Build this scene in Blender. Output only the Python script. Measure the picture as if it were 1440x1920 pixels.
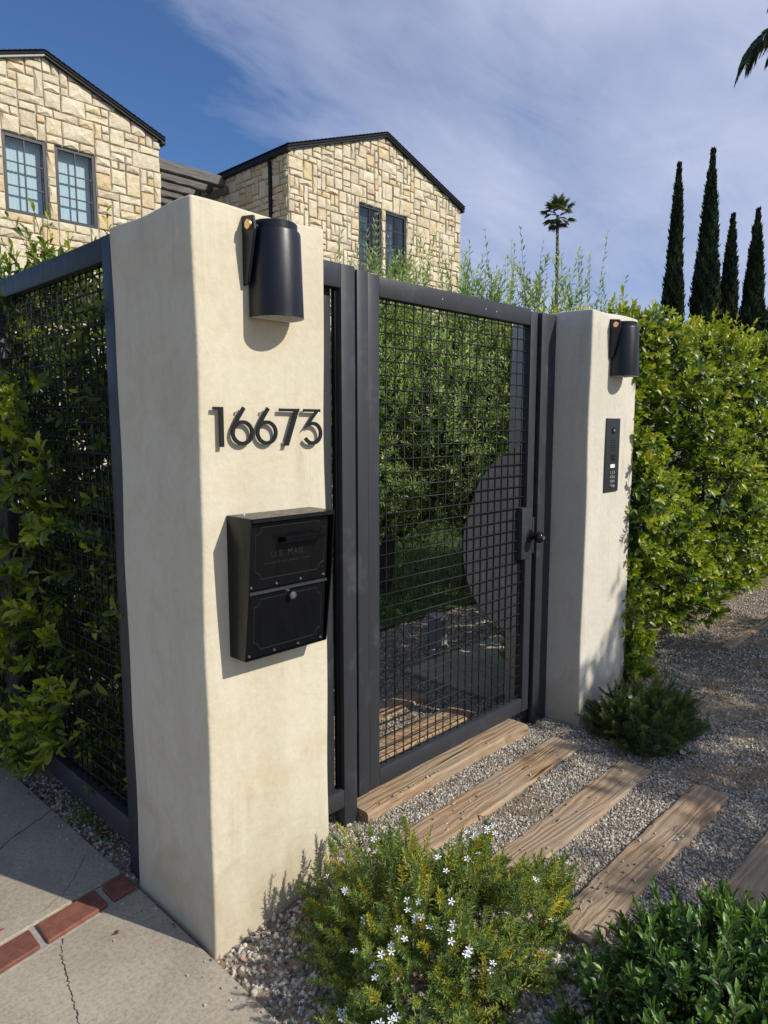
import bpy, bmesh, math, random
import numpy as np
from mathutils import Vector, Matrix

random.seed(7)
rng = np.random.default_rng(11)
SC = bpy.context.scene
COL = SC.collection
for o in list(bpy.data.objects):
    bpy.data.objects.remove(o)

# ------------------------------------------------------------------ camera
CAMP = np.array([-1.0347, -1.7113, 1.58])
YAW, PITCH = 0.8002, -0.1222
FPX = 1316.73
fw = Vector((math.sin(YAW)*math.cos(PITCH), math.cos(YAW)*math.cos(PITCH), math.sin(PITCH)))
rt = Vector((math.cos(YAW), -math.sin(YAW), 0))
up = rt.cross(fw)
cam_d = bpy.data.cameras.new('camera')
cam_d.sensor_fit = 'VERTICAL'; cam_d.sensor_height = 24.0
cam_d.lens = 24.0*FPX/1920.0
cam_d.clip_start = 0.05; cam_d.clip_end = 3000
cam = bpy.data.objects.new('camera', cam_d); COL.objects.link(cam)
cam.matrix_world = Matrix(((rt.x, up.x, -fw.x, CAMP[0]), (rt.y, up.y, -fw.y, CAMP[1]),
                           (rt.z, up.z, -fw.z, CAMP[2]), (0, 0, 0, 1)))
SC.camera = cam

# ------------------------------------------------------------------ sun, sky, exposure
SUNDIR = Vector((0.37, -1.0, 0.82)).normalized()          # towards the sun
SUN_EL = math.asin(SUNDIR.z)
SUN_ROT = math.atan2(SUNDIR.x, SUNDIR.y)
sd = bpy.data.lights.new('sun', 'SUN'); sd.energy = 3.7; sd.angle = math.radians(0.5)
sd.color = (1.0, 0.94, 0.84)
so = bpy.data.objects.new('sun', sd); COL.objects.link(so)
so.rotation_euler = SUNDIR.to_track_quat('Z', 'Y').to_euler()
so.location = (3, -6, 8)

SC.view_settings.view_transform = 'Standard'
SC.view_settings.look = 'None'
SC.view_settings.exposure = 0.24
SC.view_settings.gamma = 1.0
SC.view_settings.use_curve_mapping = False

world = bpy.data.worlds.new('World'); SC.world = world; world.use_nodes = True
nt = world.node_tree; nt.nodes.clear()
def wn(t, **k):
    n = nt.nodes.new(t)
    for a, b in k.items(): setattr(n, a, b)
    return n
out = wn('ShaderNodeOutputWorld'); bg = wn('ShaderNodeBackground')
sky = wn('ShaderNodeTexSky', sky_type='NISHITA', sun_disc=False, sun_elevation=SUN_EL, sun_rotation=SUN_ROT)
sky.altitude = 300; sky.air_density = 1.0; sky.dust_density = 0.9; sky.ozone_density = 3.0
tc = wn('ShaderNodeTexCoord')
sep = wn('ShaderNodeSeparateXYZ'); nt.links.new(tc.outputs['Generated'], sep.inputs[0])
addz = wn('ShaderNodeMath', operation='ADD'); nt.links.new(sep.outputs['Z'], addz.inputs[0]); addz.inputs[1].default_value = 0.18
mx = wn('ShaderNodeMath', operation='MAXIMUM'); nt.links.new(addz.outputs[0], mx.inputs[0]); mx.inputs[1].default_value = 0.05
comb = wn('ShaderNodeCombineXYZ')
for i, ax in enumerate('XY'):
    dv = wn('ShaderNodeMath', operation='DIVIDE'); nt.links.new(sep.outputs[ax], dv.inputs[0]); nt.links.new(mx.outputs[0], dv.inputs[1])
    nt.links.new(dv.outputs[0], comb.inputs[i])
mp = wn('ShaderNodeMapping'); nt.links.new(comb.outputs[0], mp.inputs['Vector'])
mp.inputs['Rotation'].default_value = (0, 0, math.radians(-38)); mp.inputs['Scale'].default_value = (0.55, 1.25, 1)
mp.inputs['Location'].default_value = (2.35, 0.9, 0)
n1 = wn('ShaderNodeTexNoise'); nt.links.new(mp.outputs[0], n1.inputs['Vector'])
n1.inputs['Scale'].default_value = 1.1; n1.inputs['Detail'].default_value = 9; n1.inputs['Roughness'].default_value = 0.52; n1.inputs['Distortion'].default_value = 0.35
n2 = wn('ShaderNodeTexNoise'); nt.links.new(mp.outputs[0], n2.inputs['Vector'])
n2.inputs['Scale'].default_value = 4.0; n2.inputs['Detail'].default_value = 10; n2.inputs['Roughness'].default_value = 0.62; n2.inputs['Distortion'].default_value = 1.4
# the cloud field thickens towards the east
gx = wn('ShaderNodeVectorMath', operation='DOT_PRODUCT'); nt.links.new(tc.outputs['Generated'], gx.inputs[0]); gx.inputs[1].default_value = (0.70, -0.72, -0.02)
gm = wn('ShaderNodeMath', operation='MULTIPLY_ADD'); nt.links.new(gx.outputs['Value'], gm.inputs[0]); gm.inputs[1].default_value = 0.50; gm.inputs[2].default_value = 0.065
gc = wn('ShaderNodeClamp'); nt.links.new(gm.outputs[0], gc.inputs[0]); gc.inputs['Min'].default_value = -0.08; gc.inputs['Max'].default_value = 0.17
s1 = wn('ShaderNodeMath', operation='ADD'); nt.links.new(n1.outputs['Fac'], s1.inputs[0]); nt.links.new(gc.outputs[0], s1.inputs[1])
s2 = wn('ShaderNodeMath', operation='MULTIPLY_ADD'); nt.links.new(n2.outputs['Fac'], s2.inputs[0]); s2.inputs[1].default_value = 0.20; nt.links.new(s1.outputs[0], s2.inputs[2])
cr = wn('ShaderNodeValToRGB'); nt.links.new(s2.outputs[0], cr.inputs[0])
cr.color_ramp.elements[0].position = 0.49; cr.color_ramp.elements[0].color = (0, 0, 0, 1)
cr.color_ramp.elements[1].position = 0.84; cr.color_ramp.elements[1].color = (0.85, 0.85, 0.85, 1)
e = cr.color_ramp.elements.new(0.62); e.color = (0.40, 0.40, 0.40, 1)
skytint = wn('ShaderNodeMix', data_type='RGBA', blend_type='MULTIPLY'); skytint.inputs['Factor'].default_value = 1.0
nt.links.new(sky.outputs[0], skytint.inputs['A']); skytint.inputs['B'].default_value = (0.38, 0.50, 0.66, 1)
mixc = wn('ShaderNodeMix', data_type='RGBA'); nt.links.new(cr.outputs[0], mixc.inputs['Factor'])
nt.links.new(skytint.outputs['Result'], mixc.inputs['A']); mixc.inputs['B'].default_value = (3.3, 3.6, 4.75, 1)
nt.links.new(mixc.outputs['Result'], bg.inputs['Color']); bg.inputs['Strength'].default_value = 0.15
nt.links.new(bg.outputs[0], out.inputs[0])

# ------------------------------------------------------------------ materials
def mat(name):
    m = bpy.data.materials.new(name); m.use_nodes = True
    n = m.node_tree; n.nodes.clear()
    o = n.nodes.new('ShaderNodeOutputMaterial'); b = n.nodes.new('ShaderNodeBsdfPrincipled')
    n.links.new(b.outputs[0], o.inputs[0])
    return m, n, b, o
def N(n, t, ins=None, **k):
    x = n.nodes.new(t)
    for a, b in k.items(): setattr(x, a, b)
    if ins:
        for a, b in ins.items():
            if hasattr(b, 'is_output') or isinstance(b, bpy.types.NodeSocket): n.links.new(b, x.inputs[a])
            else: x.inputs[a].default_value = b
    return x
def ramp(n, fac, stops):
    r = n.nodes.new('ShaderNodeValToRGB'); n.links.new(fac, r.inputs[0])
    el = r.color_ramp.elements
    el[0].position, el[0].color = stops[0][0], (*stops[0][1], 1)
    el[1].position, el[1].color = stops[-1][0], (*stops[-1][1], 1)
    for p, c in stops[1:-1]:
        q = el.new(p); q.color = (*c, 1)
    return r.outputs[0]
def noise(n, vec, scale, detail=6, rough=0.55, dist=0.0):
    return N(n, 'ShaderNodeTexNoise', {'Vector': vec, 'Scale': scale, 'Detail': detail, 'Roughness': rough, 'Distortion': dist}).outputs['Fac']
def coords(n, scale=(1, 1, 1), rot=(0, 0, 0)):
    g = N(n, 'ShaderNodeNewGeometry')
    return N(n, 'ShaderNodeMapping', {'Vector': g.outputs['Position'], 'Scale': scale, 'Rotation': rot}).outputs[0]
def bump(n, b, h, strength, dist=0.01):
    x = N(n, 'ShaderNodeBump', {'Height': h, 'Strength': strength, 'Distance': dist})
    n.links.new(x.outputs[0], b.inputs['Normal']); return x
def mixc_(n, fac, a, b, mode='MIX'):
    x = N(n, 'ShaderNodeMix', data_type='RGBA', blend_type=mode)
    for k, v in (('Factor', fac), ('A', a), ('B', b)):
        if isinstance(v, bpy.types.NodeSocket): n.links.new(v, x.inputs[k])
        else: x.inputs[k].default_value = v if not isinstance(v, tuple) else (*v, 1)[:4]
    return x.outputs['Result']

M = {}
def m_stucco(name, base, dark, warm):
    m, n, b, o = mat(name)
    v = coords(n); vs = coords(n, (1, 1, 0.22))
    big = noise(n, vs, 2.6, 5, 0.6, 0.6); sm = noise(n, v, 38, 6, 0.65); med = noise(n, v, 5.5, 5, 0.6, 0.8)
    c = ramp(n, big, [(0.3, dark), (0.52, base), (0.8, base)])
    c = mixc_(n, ramp(n, med, [(0.45, (0, 0, 0)), (0.72, (0.75, 0.75, 0.75))]), c, warm)
    drip = noise(n, coords(n, (1, 1, 0.05)), 24, 4, 0.6, 0.2); pat = noise(n, v, 1.7, 4, 0.6, 0.5)
    dm = N(n, 'ShaderNodeMath', {0: ramp(n, drip, [(0.52, (0, 0, 0)), (0.72, (1, 1, 1))]), 1: ramp(n, pat, [(0.48, (0, 0, 0)), (0.62, (0.55, 0.55, 0.55))])}, operation='MULTIPLY').outputs[0]
    c = mixc_(n, dm, c, tuple(q*.72 for q in warm))
    fine = ramp(n, sm, [(0.3, (0.93, 0.93, 0.92)), (0.7, (1.03, 1.03, 1.03))])
    c = mixc_(n, 1.0, c, fine, 'MULTIPLY')
    # splash dirt close to the ground
    g = N(n, 'ShaderNodeNewGeometry'); z = N(n, 'ShaderNodeSeparateXYZ', {0: g.outputs['Position']}).outputs['Z']
    zn = N(n, 'ShaderNodeMath', {0: z, 1: med}, operation='SUBTRACT').outputs[0]
    c = mixc_(n, ramp(n, zn, [(-0.45 + 0.5, (0, 0, 0)), (0.56, (0, 0, 0))]) if False else N(n, 'ShaderNodeMapRange', {'Value': zn, 'From Min': -0.55, 'From Max': -0.1, 'To Min': 0.5, 'To Max': 0.0}).outputs[0], c, (0.42, 0.34, 0.23))
    n.links.new(c, b.inputs['Base Color']); b.inputs['Roughness'].default_value = 0.72; b.inputs['Specular IOR Level'].default_value = 0.25
    trow = noise(n, coords(n, (0.6, 0.6, 1.0)), 7, 4, 0.5, 0.5)
    h = N(n, 'ShaderNodeMath', {0: sm, 1: trow}, operation='ADD').outputs[0]
    tr2 = noise(n, coords(n, (1, 1, .45)), 16, 5, 0.6, 1.4)
    h = N(n, 'ShaderNodeMath', {0: h, 1: tr2}, operation='ADD').outputs[0]
    bump(n, b, h, 0.28, 0.008)
    return m
M['stucco'] = m_stucco('cream stucco', (0.66, 0.60, 0.46), (0.56, 0.50, 0.36), (0.60, 0.50, 0.33))
M['stucco2'] = m_stucco('pale stucco', (0.66, 0.62, 0.52), (0.60, 0.56, 0.46), (0.60, 0.55, 0.44))

def m_metal(name, col, rough, scuff=0.5, spec=0.5):
    m, n, b, o = mat(name)
    v = coords(n); a = noise(n, v, 9, 6, 0.65, 0.4); f = noise(n, coords(n, (1, 1, 0.12)), 55, 5, 0.6)
    lite = tuple(min(1, c*1.9+0.01) for c in col)
    c = mixc_(n, ramp(n, a, [(0.56, (0, 0, 0)), (0.78, (scuff, scuff, scuff))]), col, lite)
    n.links.new(c, b.inputs['Base Color'])
    r = N(n, 'ShaderNodeMapRange', {'Value': f, 'From Min': 0.3, 'From Max': 0.7, 'To Min': rough-0.07, 'To Max': rough+0.1}).outputs[0]
    n.links.new(r, b.inputs['Roughness']); b.inputs['Specular IOR Level'].default_value = spec
    bump(n, b, noise(n, v, 90, 3, 0.5), 0.05, 0.002)
    return m
M['charcoal'] = m_metal('charcoal powder coated steel', (0.034, 0.037, 0.043), 0.47, 0.8, 0.32)
M['wire'] = m_metal('dark mesh wire', (0.015, 0.016, 0.019), 0.5, 0.4, 0.25)
M['shield'] = m_metal('dark sheet steel', (0.032, 0.031, 0.034), 0.65, 0.4, 0.25)
M['lampblk'] = m_metal('satin blue black metal', (0.007, 0.0085, 0.014), 0.36, 0.1, 0.4)
M['mailblk'] = m_metal('black enamelled steel', (0.0045, 0.005, 0.006), 0.27, 0.08, 0.3)
M['number'] = m_metal('dark bronze black number metal', (0.008, 0.009, 0.012), 0.5, 0.1, 0.3)
M['panelblk'] = m_metal('anthracite panel', (0.018, 0.021, 0.026), 0.35, 0.15)
def flat(name, col, rough=0.5, metal=0.0, spec=0.5, nz=0.12, sc=30):
    m, n, b, o = mat(name)
    a = noise(n, coords(n), sc, 5, 0.6)
    c = ramp(n, a, [(0.3, tuple(x*(1-nz) for x in col)), (0.7, tuple(min(1, x*(1+nz)) for x in col))])
    n.links.new(c, b.inputs['Base Color']); b.inputs['Roughness'].default_value = rough
    b.inputs['Metallic'].default_value = metal; b.inputs['Specular IOR Level'].default_value = spec
    return m
M['white'] = flat('white enamel', (0.75, 0.74, 0.68), 0.4)
M['brass'] = flat('brushed brass', (0.78, 0.50, 0.26), 0.35, 1.0)
M['steel'] = flat('bright steel', (0.62, 0.62, 0.64), 0.3, 1.0)
M['gunmetal'] = flat('lock steel', (0.32, 0.32, 0.34), 0.28, 1.0)
M['blackgloss'] = flat('glossy black', (0.006, 0.006, 0.008), 0.08)
M['hole'] = flat('dark void', (0.003, 0.003, 0.003), 0.8)
M['keylit'] = flat('pale key legend', (0.55, 0.57, 0.6), 0.5)
M['plate'] = flat('white name plate', (0.85, 0.85, 0.83), 0.4)
M['emboss'] = flat('paler raised lettering', (0.022, 0.023, 0.025), 0.3)  # lighter tone than the enamel behind it
M['trim'] = flat('raised edge with painted glint', (0.026, 0.028, 0.032), 0.2)  # paler than the enamel, edge highlight put into the colour
M['roof'] = flat('dark roof shingle', (0.016, 0.017, 0.021), 0.8, spec=0.2, nz=0.35, sc=14)
M['gutter'] = flat('black gutter metal', (0.009, 0.010, 0.013), 0.5, spec=0.25)
M['fascia'] = flat('grey rake trim', (0.30, 0.30, 0.31), 0.5)
M['winframe'] = flat('charcoal window frame', (0.028, 0.031, 0.037), 0.4)
M['bark'] = flat('rough bark', (0.07, 0.055, 0.042), 0.9, nz=0.5, sc=40)
M['twig'] = flat('brown twig', (0.13, 0.085, 0.055), 0.8, nz=0.3)
M['petal'] = flat('white petal', (0.82, 0.82, 0.86), 0.5)
M['magenta'] = flat('magenta petal', (0.65, 0.03, 0.22), 0.5)
M['dryleaf'] = flat('dry brown leaf', (0.24, 0.13, 0.07), 0.7, nz=0.4)
M['crack'] = flat('crack shadowed filler', (0.035, 0.03, 0.026), 0.95)
M['curtain'] = flat('pale curtain', (0.50, 0.60, 0.66), 0.8, nz=0.03)
M['curtain2'] = flat('grey green curtain', (0.16, 0.21, 0.21), 0.8, nz=0.15)
M['room'] = flat('painted room darkness', (0.02, 0.02, 0.022), 0.9)  # near black, the darkness of the interior is painted in
M['mortarstrip'] = flat('grey mortar', (0.36, 0.33, 0.28), 0.9, nz=0.25, sc=60)

def m_glass():
    m, n, b, o = mat('window glass'); n.nodes.remove(b)
    t = N(n, 'ShaderNodeBsdfTransparent', {'Color': (0.95, 0.98, 0.98, 1)}); g = N(n, 'ShaderNodeBsdfGlossy', {'Roughness': 0.03})
    f = N(n, 'ShaderNodeLayerWeight', {'Blend': 0.18}).outputs['Fresnel']
    mr = N(n, 'ShaderNodeMapRange', {'Value': f, 'To Min': 0.03, 'To Max': 0.7}).outputs[0]
    x = N(n, 'ShaderNodeMixShader', {0: mr, 1: t.outputs[0], 2: g.outputs[0]}); n.links.new(x.outputs[0], o.inputs[0])
    return m
M['glass'] = m_glass()

def m_concrete():
    m, n, b, o = mat('old pavement concrete')
    v = coords(n)
    c = ramp(n, noise(n, v, 2.2, 8, 0.65, 0.5), [(0.3, (0.31, 0.265, 0.20)), (0.55, (0.42, 0.37, 0.285)), (0.75, (0.49, 0.44, 0.345))])
    c = mixc_(n, 1.0, c, ramp(n, noise(n, v, 75, 6, 0.75), [(0.32, (0.66, 0.65, 0.64)), (0.55, (1, 1, 1)), (0.8, (1.12, 1.11, 1.1))]), 'MULTIPLY')
    vo = N(n, 'ShaderNodeTexVoronoi', {'Vector': v, 'Scale': 60.0, 'Randomness': 1.0}).outputs['Distance']
    pit = ramp(n, vo, [(0.08, (0.55, 0.53, 0.5)), (0.16, (1, 1, 1))])
    c = mixc_(n, 0.7, c, pit, 'MULTIPLY')
    # pale splashes
    sp = ramp(n, noise(n, v, 7.5, 5, 0.7, 1.2), [(0.66, (0, 0, 0)), (0.74, (0.75, 0.75, 0.75))])
    c = mixc_(n, sp, c, (0.58, 0.55, 0.49))
    dk = ramp(n, noise(n, v, 22, 5, 0.7, 0.8), [(0.70, (0, 0, 0)), (0.78, (0.6, 0.6, 0.6))])
    c = mixc_(n, dk, c, (0.19, 0.17, 0.14))
    n.links.new(c, b.inputs['Base Color']); b.inputs['Roughness'].default_value = 0.85; b.inputs['Specular IOR Level'].default_value = 0.25
    h = N(n, 'ShaderNodeMath', {0: noise(n, v, 110, 5, 0.7), 1: noise(n, v, 18, 5, 0.6)}, operation='ADD').outputs[0]
    bump(n, b, h, 0.35, 0.004)
    return m
M['concrete'] = m_concrete()

def m_brick():
    m, n, b, o = mat('red paver brick')
    v = coords(n)
    r = N(n, 'ShaderNodeObjectInfo').outputs['Random']
    c = ramp(n, r, [(0, (0.18, 0.068, 0.045)), (1, (0.23, 0.088, 0.055))])
    c = mixc_(n, 1.0, c, ramp(n, noise(n, v, 26, 7, 0.7, 0.5), [(0.3, (0.62, 0.6, 0.6)), (0.6, (1.05, 1.05, 1.05)), (0.8, (1.3, 1.35, 1.4))]), 'MULTIPLY')
    c = mixc_(n, ramp(n, noise(n, v, 12, 5, 0.7, 1), [(0.62, (0, 0, 0)), (0.8, (0.5, 0.5, 0.5))]), c, (0.42, 0.33, 0.27))
    n.links.new(c, b.inputs['Base Color']); b.inputs['Roughness'].default_value = 0.75
    bump(n, b, noise(n, v, 60, 5, 0.6), 0.3, 0.003)
    return m
M['brick'] = m_brick()

def m_wood():
    m, n, b, o = mat('weathered timber sleeper')
    g = N(n, 'ShaderNodeTexCoord').outputs['Object']
    oi = N(n, 'ShaderNodeObjectInfo').outputs['Random']
    off = N(n, 'ShaderNodeCombineXYZ', {0: N(n, 'ShaderNodeMath', {0: oi, 1: 37.0}, operation='MULTIPLY').outputs[0],
                                        1: N(n, 'ShaderNodeMath', {0: oi, 1: 11.0}, operation='MULTIPLY').outputs[0]})
    p = N(n, 'ShaderNodeVectorMath', {0: g, 1: off.outputs[0]}, operation='ADD').outputs[0]
    warp = noise(n, N(n, 'ShaderNodeMapping', {'Vector': p, 'Scale': (1.3, 7.0, 7.0)}).outputs[0], 1.1, 4, 0.55, 0.9)
    y = N(n, 'ShaderNodeSeparateXYZ', {0: p}).outputs['Y']
    k = N(n, 'ShaderNodeMath', {0: y, 1: 48.0}, operation='MULTIPLY').outputs[0]
    k = N(n, 'ShaderNodeMath', {0: N(n, 'ShaderNodeMath', {0: warp, 1: 8.0}, operation='MULTIPLY').outputs[0], 1: k}, operation='ADD').outputs[0]
    ring = N(n, 'ShaderNodeMath', {0: N(n, 'ShaderNodeMath', {0: k, 1: 4.2}, operation='MULTIPLY').outputs[0]}, operation='SINE').outputs[0]
    ring = N(n, 'ShaderNodeMapRange', {'Value': ring, 'From Min': -1, 'From Max': 1}).outputs[0]
    fib = noise(n, N(n, 'ShaderNodeMapping', {'Vector': p, 'Scale': (4, 190, 190)}).outputs[0], 1.0, 5, 0.65)
    c = ramp(n, ring, [(0.0, (0.33, 0.235, 0.155)), (0.3, (0.40, 0.30, 0.20)), (1.0, (0.455, 0.35, 0.245))])
    c = mixc_(n, 1.0, c, ramp(n, fib, [(0.3, (0.55, 0.53, 0.50)), (0.7, (1.2, 1.19, 1.17))]), 'MULTIPLY')
    big = noise(n, p, 3.0, 4, 0.6)
    c = mixc_(n, ramp(n, big, [(0.40, (0, 0, 0)), (0.62, (0.75, 0.75, 0.75))]), c, (0.34, 0.295, 0.235))
    tone = ramp(n, oi, [(0, (0.98, 0.92, 0.85)), (0.5, (1.10, 0.98, 0.84)), (1, (1.2, 1.0, 0.76))])
    c = mixc_(n, 1.0, c, tone, 'MULTIPLY')
    crack = ramp(n, noise(n, N(n, 'ShaderNodeMapping', {'Vector': p, 'Scale': (1.6, 26, 26)}).outputs[0], 1.0, 3, 0.5, 0.6), [(0.30, (0.18, 0.15, 0.12)), (0.345, (1, 1, 1))])
    c = mixc_(n, 1.0, c, crack, 'MULTIPLY')
    n.links.new(c, b.inputs['Base Color']); b.inputs['Roughness'].default_value = 0.85; b.inputs['Specular IOR Level'].default_value = 0.2
    h = N(n, 'ShaderNodeMath', {0: N(n, 'ShaderNodeMath', {0: ring, 1: 0.8}, operation='MULTIPLY').outputs[0], 1: fib}, operation='ADD').outputs[0]
    h = N(n, 'ShaderNodeMath', {0: h, 1: crack}, operation='ADD').outputs[0]
    bump(n, b, h, 0.6, 0.005)
    return m
M['wood'] = m_wood()
def m_beam():
    m, n, b, o = mat('weathered grey beam')
    v = coords(n, (2, 40, 40)); f = noise(n, v, 1.0, 6, 0.65, 0.5)
    n.links.new(ramp(n, f, [(0.3, (0.07, 0.065, 0.06)), (0.7, (0.22, 0.20, 0.185))]), b.inputs['Base Color']); b.inputs['Roughness'].default_value = 0.85
    bump(n, b, f, 0.6, 0.01); return m
M['beam'] = m_beam()

def m_stone():
    m, n, b, o = mat('honey limestone')
    v = coords(n); t = N(n, 'ShaderNodeAttribute', attribute_name='tint').outputs['Fac']
    c = ramp(n, t, [(0.0, (0.59, 0.51, 0.37)), (0.3, (0.70, 0.62, 0.46)), (0.65, (0.76, 0.68, 0.51)), (0.82, (0.71, 0.58, 0.38)), (1.0, (0.65, 0.49, 0.27))])
    st = ramp(n, noise(n, v, 3.2, 6, 0.62, 1.0), [(0.52, (0, 0, 0)), (0.72, (0.65, 0.65, 0.65))])
    c = mixc_(n, st, c, (0.68, 0.50, 0.27))
    c = mixc_(n, 1.0, c, ramp(n, noise(n, v, 19, 7, 0.72, 0.5), [(0.28, (0.68, 0.66, 0.62)), (0.55, (1, 1, 1)), (0.8, (1.15, 1.15, 1.14))]), 'MULTIPLY')
    n.links.new(c, b.inputs['Base Color']); b.inputs['Roughness'].default_value = 0.88; b.inputs['Specular IOR Level'].default_value = 0.2
    h = N(n, 'ShaderNodeMath', {0: noise(n, v, 12, 8, 0.7, 0.8), 1: noise(n, v, 45, 4, 0.6)}, operation='ADD').outputs[0]
    bump(n, b, h, 0.6, 0.014)
    return m
M['stone'] = m_stone()
M['mortar'] = flat('dark sandy mortar', (0.42, 0.36, 0.27), 0.95, nz=0.25, sc=25)

def m_soil():
    m, n, b, o = mat('dusty soil and fines')
    v = coords(n)
    c = ramp(n, noise(n, v, 3.0, 8, 0.65, 0.3), [(0.3, (0.19, 0.14, 0.095)), (0.55, (0.29, 0.225, 0.155)), (0.75, (0.37, 0.30, 0.22))])
    c = mixc_(n, 1.0, c, ramp(n, noise(n, v, 120, 5, 0.75), [(0.3, (0.55, 0.55, 0.55)), (0.7, (1.35, 1.35, 1.35))]), 'MULTIPLY')
    n.links.new(c, b.inputs['Base Color']); b.inputs['Roughness'].default_value = 0.95; b.inputs['Specular IOR Level'].default_value = 0.15
    bump(n, b, noise(n, v, 90, 6, 0.75), 0.7, 0.008); return m
M['soil'] = m_soil()
def m_ground():
    m, n, b, o = mat('far ground')
    v = coords(n); n.links.new(ramp(n, noise(n, v, 0.3, 8, 0.6), [(0.35, (0.06, 0.075, 0.03)), (0.65, (0.15, 0.13, 0.085))]), b.inputs['Base Color'])
    b.inputs['Roughness'].default_value = 0.95; return m
M['ground'] = m_ground()
def m_lawn():
    m, n, b, o = mat('lawn soil'); v = coords(n)
    n.links.new(ramp(n, noise(n, v, 14, 6, 0.6), [(0.3, (0.02, 0.045, 0.012)), (0.7, (0.06, 0.11, 0.02))]), b.inputs['Base Color'])
    b.inputs['Roughness'].default_value = 0.95; return m
M['lawn'] = m_lawn()
def m_pebble():
    m, n, b, o = mat('crushed granite pebble')
    t = N(n, 'ShaderNodeAttribute', attribute_name='tint', attribute_type='INSTANCER').outputs['Fac']
    c = ramp(n, t, [(0.0, (0.09, 0.085, 0.075)), (0.22, (0.21, 0.20, 0.175)), (0.5, (0.36, 0.34, 0.29)), (0.72, (0.49, 0.44, 0.35)), (0.88, (0.70, 0.67, 0.59)), (1.0, (0.48, 0.31, 0.20))])
    c = mixc_(n, 1.0, c, ramp(n, noise(n, coords(n), 160, 3, 0.6), [(0.3, (0.8, 0.8, 0.8)), (0.7, (1.15, 1.15, 1.15))]), 'MULTIPLY')
    n.links.new(c, b.inputs['Base Color']); b.inputs['Roughness'].default_value = 0.8; b.inputs['Specular IOR Level'].default_value = 0.3
    return m
M['pebble'] = m_pebble()

def m_leaf(name, stops, rough=0.38, trans=0.3, spec=0.5):
    m, n, b, o = mat(name)
    t = N(n, 'ShaderNodeAttribute', attribute_name='tint').outputs['Fac']
    c = ramp(n, t, stops)
    c = mixc_(n, 1.0, c, ramp(n, noise(n, coords(n), 60, 3, 0.5), [(0.3, (0.85, 0.85, 0.85)), (0.7, (1.12, 1.12, 1.12))]), 'MULTIPLY')
    n.links.new(c, b.inputs['Base Color']); b.inputs['Roughness'].default_value = rough; b.inputs['Specular IOR Level'].default_value = spec
    tr = N(n, 'ShaderNodeBsdfTranslucent'); bright = mixc_(n, 1.0, c, (1.5, 1.55, 0.8), 'MULTIPLY'); n.links.new(bright, tr.inputs[0])
    x = N(n, 'ShaderNodeMixShader', {0: trans, 1: b.outputs[0], 2: tr.outputs[0]}); n.links.new(x.outputs[0], o.inputs[0])
    return m
M['hedge'] = m_leaf('glossy hedge leaf', [(0, (0.022, 0.050, 0.010)), (0.3, (0.060, 0.115, 0.014)), (0.55, (0.19, 0.26, 0.018)), (0.82, (0.35, 0.41, 0.025)), (1, (0.46, 0.42, 0.05))])
M['hedge2'] = m_leaf('dark laurel leaf', [(0, (0.016, 0.036, 0.012)), (0.4, (0.040, 0.080, 0.022)), (0.8, (0.10, 0.16, 0.035)), (1, (0.19, 0.22, 0.045))], 0.4, 0.25)
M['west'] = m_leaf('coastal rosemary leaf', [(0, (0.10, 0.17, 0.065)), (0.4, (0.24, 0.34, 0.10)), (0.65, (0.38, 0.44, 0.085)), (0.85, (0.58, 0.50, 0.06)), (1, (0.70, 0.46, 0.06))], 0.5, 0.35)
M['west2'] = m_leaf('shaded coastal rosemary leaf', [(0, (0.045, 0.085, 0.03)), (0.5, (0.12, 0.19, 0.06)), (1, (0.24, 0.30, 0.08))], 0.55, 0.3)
M['pitto'] = m_leaf('broad green shrub leaf', [(0, (0.026, 0.065, 0.016)), (0.5, (0.085, 0.18, 0.035)), (0.85, (0.19, 0.31, 0.06)), (1, (0.30, 0.38, 0.08))], 0.4, 0.25)
M['olive'] = m_leaf('grey green olive leaf', [(0, (0.10, 0.17, 0.055)), (0.35, (0.25, 0.36, 0.12)), (0.7, (0.42, 0.52, 0.23)), (1, (0.60, 0.66, 0.42))], 0.38, 0.42)
M['cyp'] = m_leaf('cypress foliage', [(0, (0.012, 0.024, 0.012)), (0.6, (0.036, 0.058, 0.026)), (1, (0.085, 0.11, 0.045))], 0.7, 0.1, 0.2)
M['palm'] = m_leaf('palm leaf', [(0, (0.04, 0.055, 0.025)), (0.6, (0.11, 0.14, 0.05)), (1, (0.22, 0.23, 0.10))], 0.5, 0.2)
M['grass'] = m_leaf('grass blade', [(0, (0.03, 0.07, 0.012)), (1, (0.12, 0.22, 0.03))], 0.5, 0.3)

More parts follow.
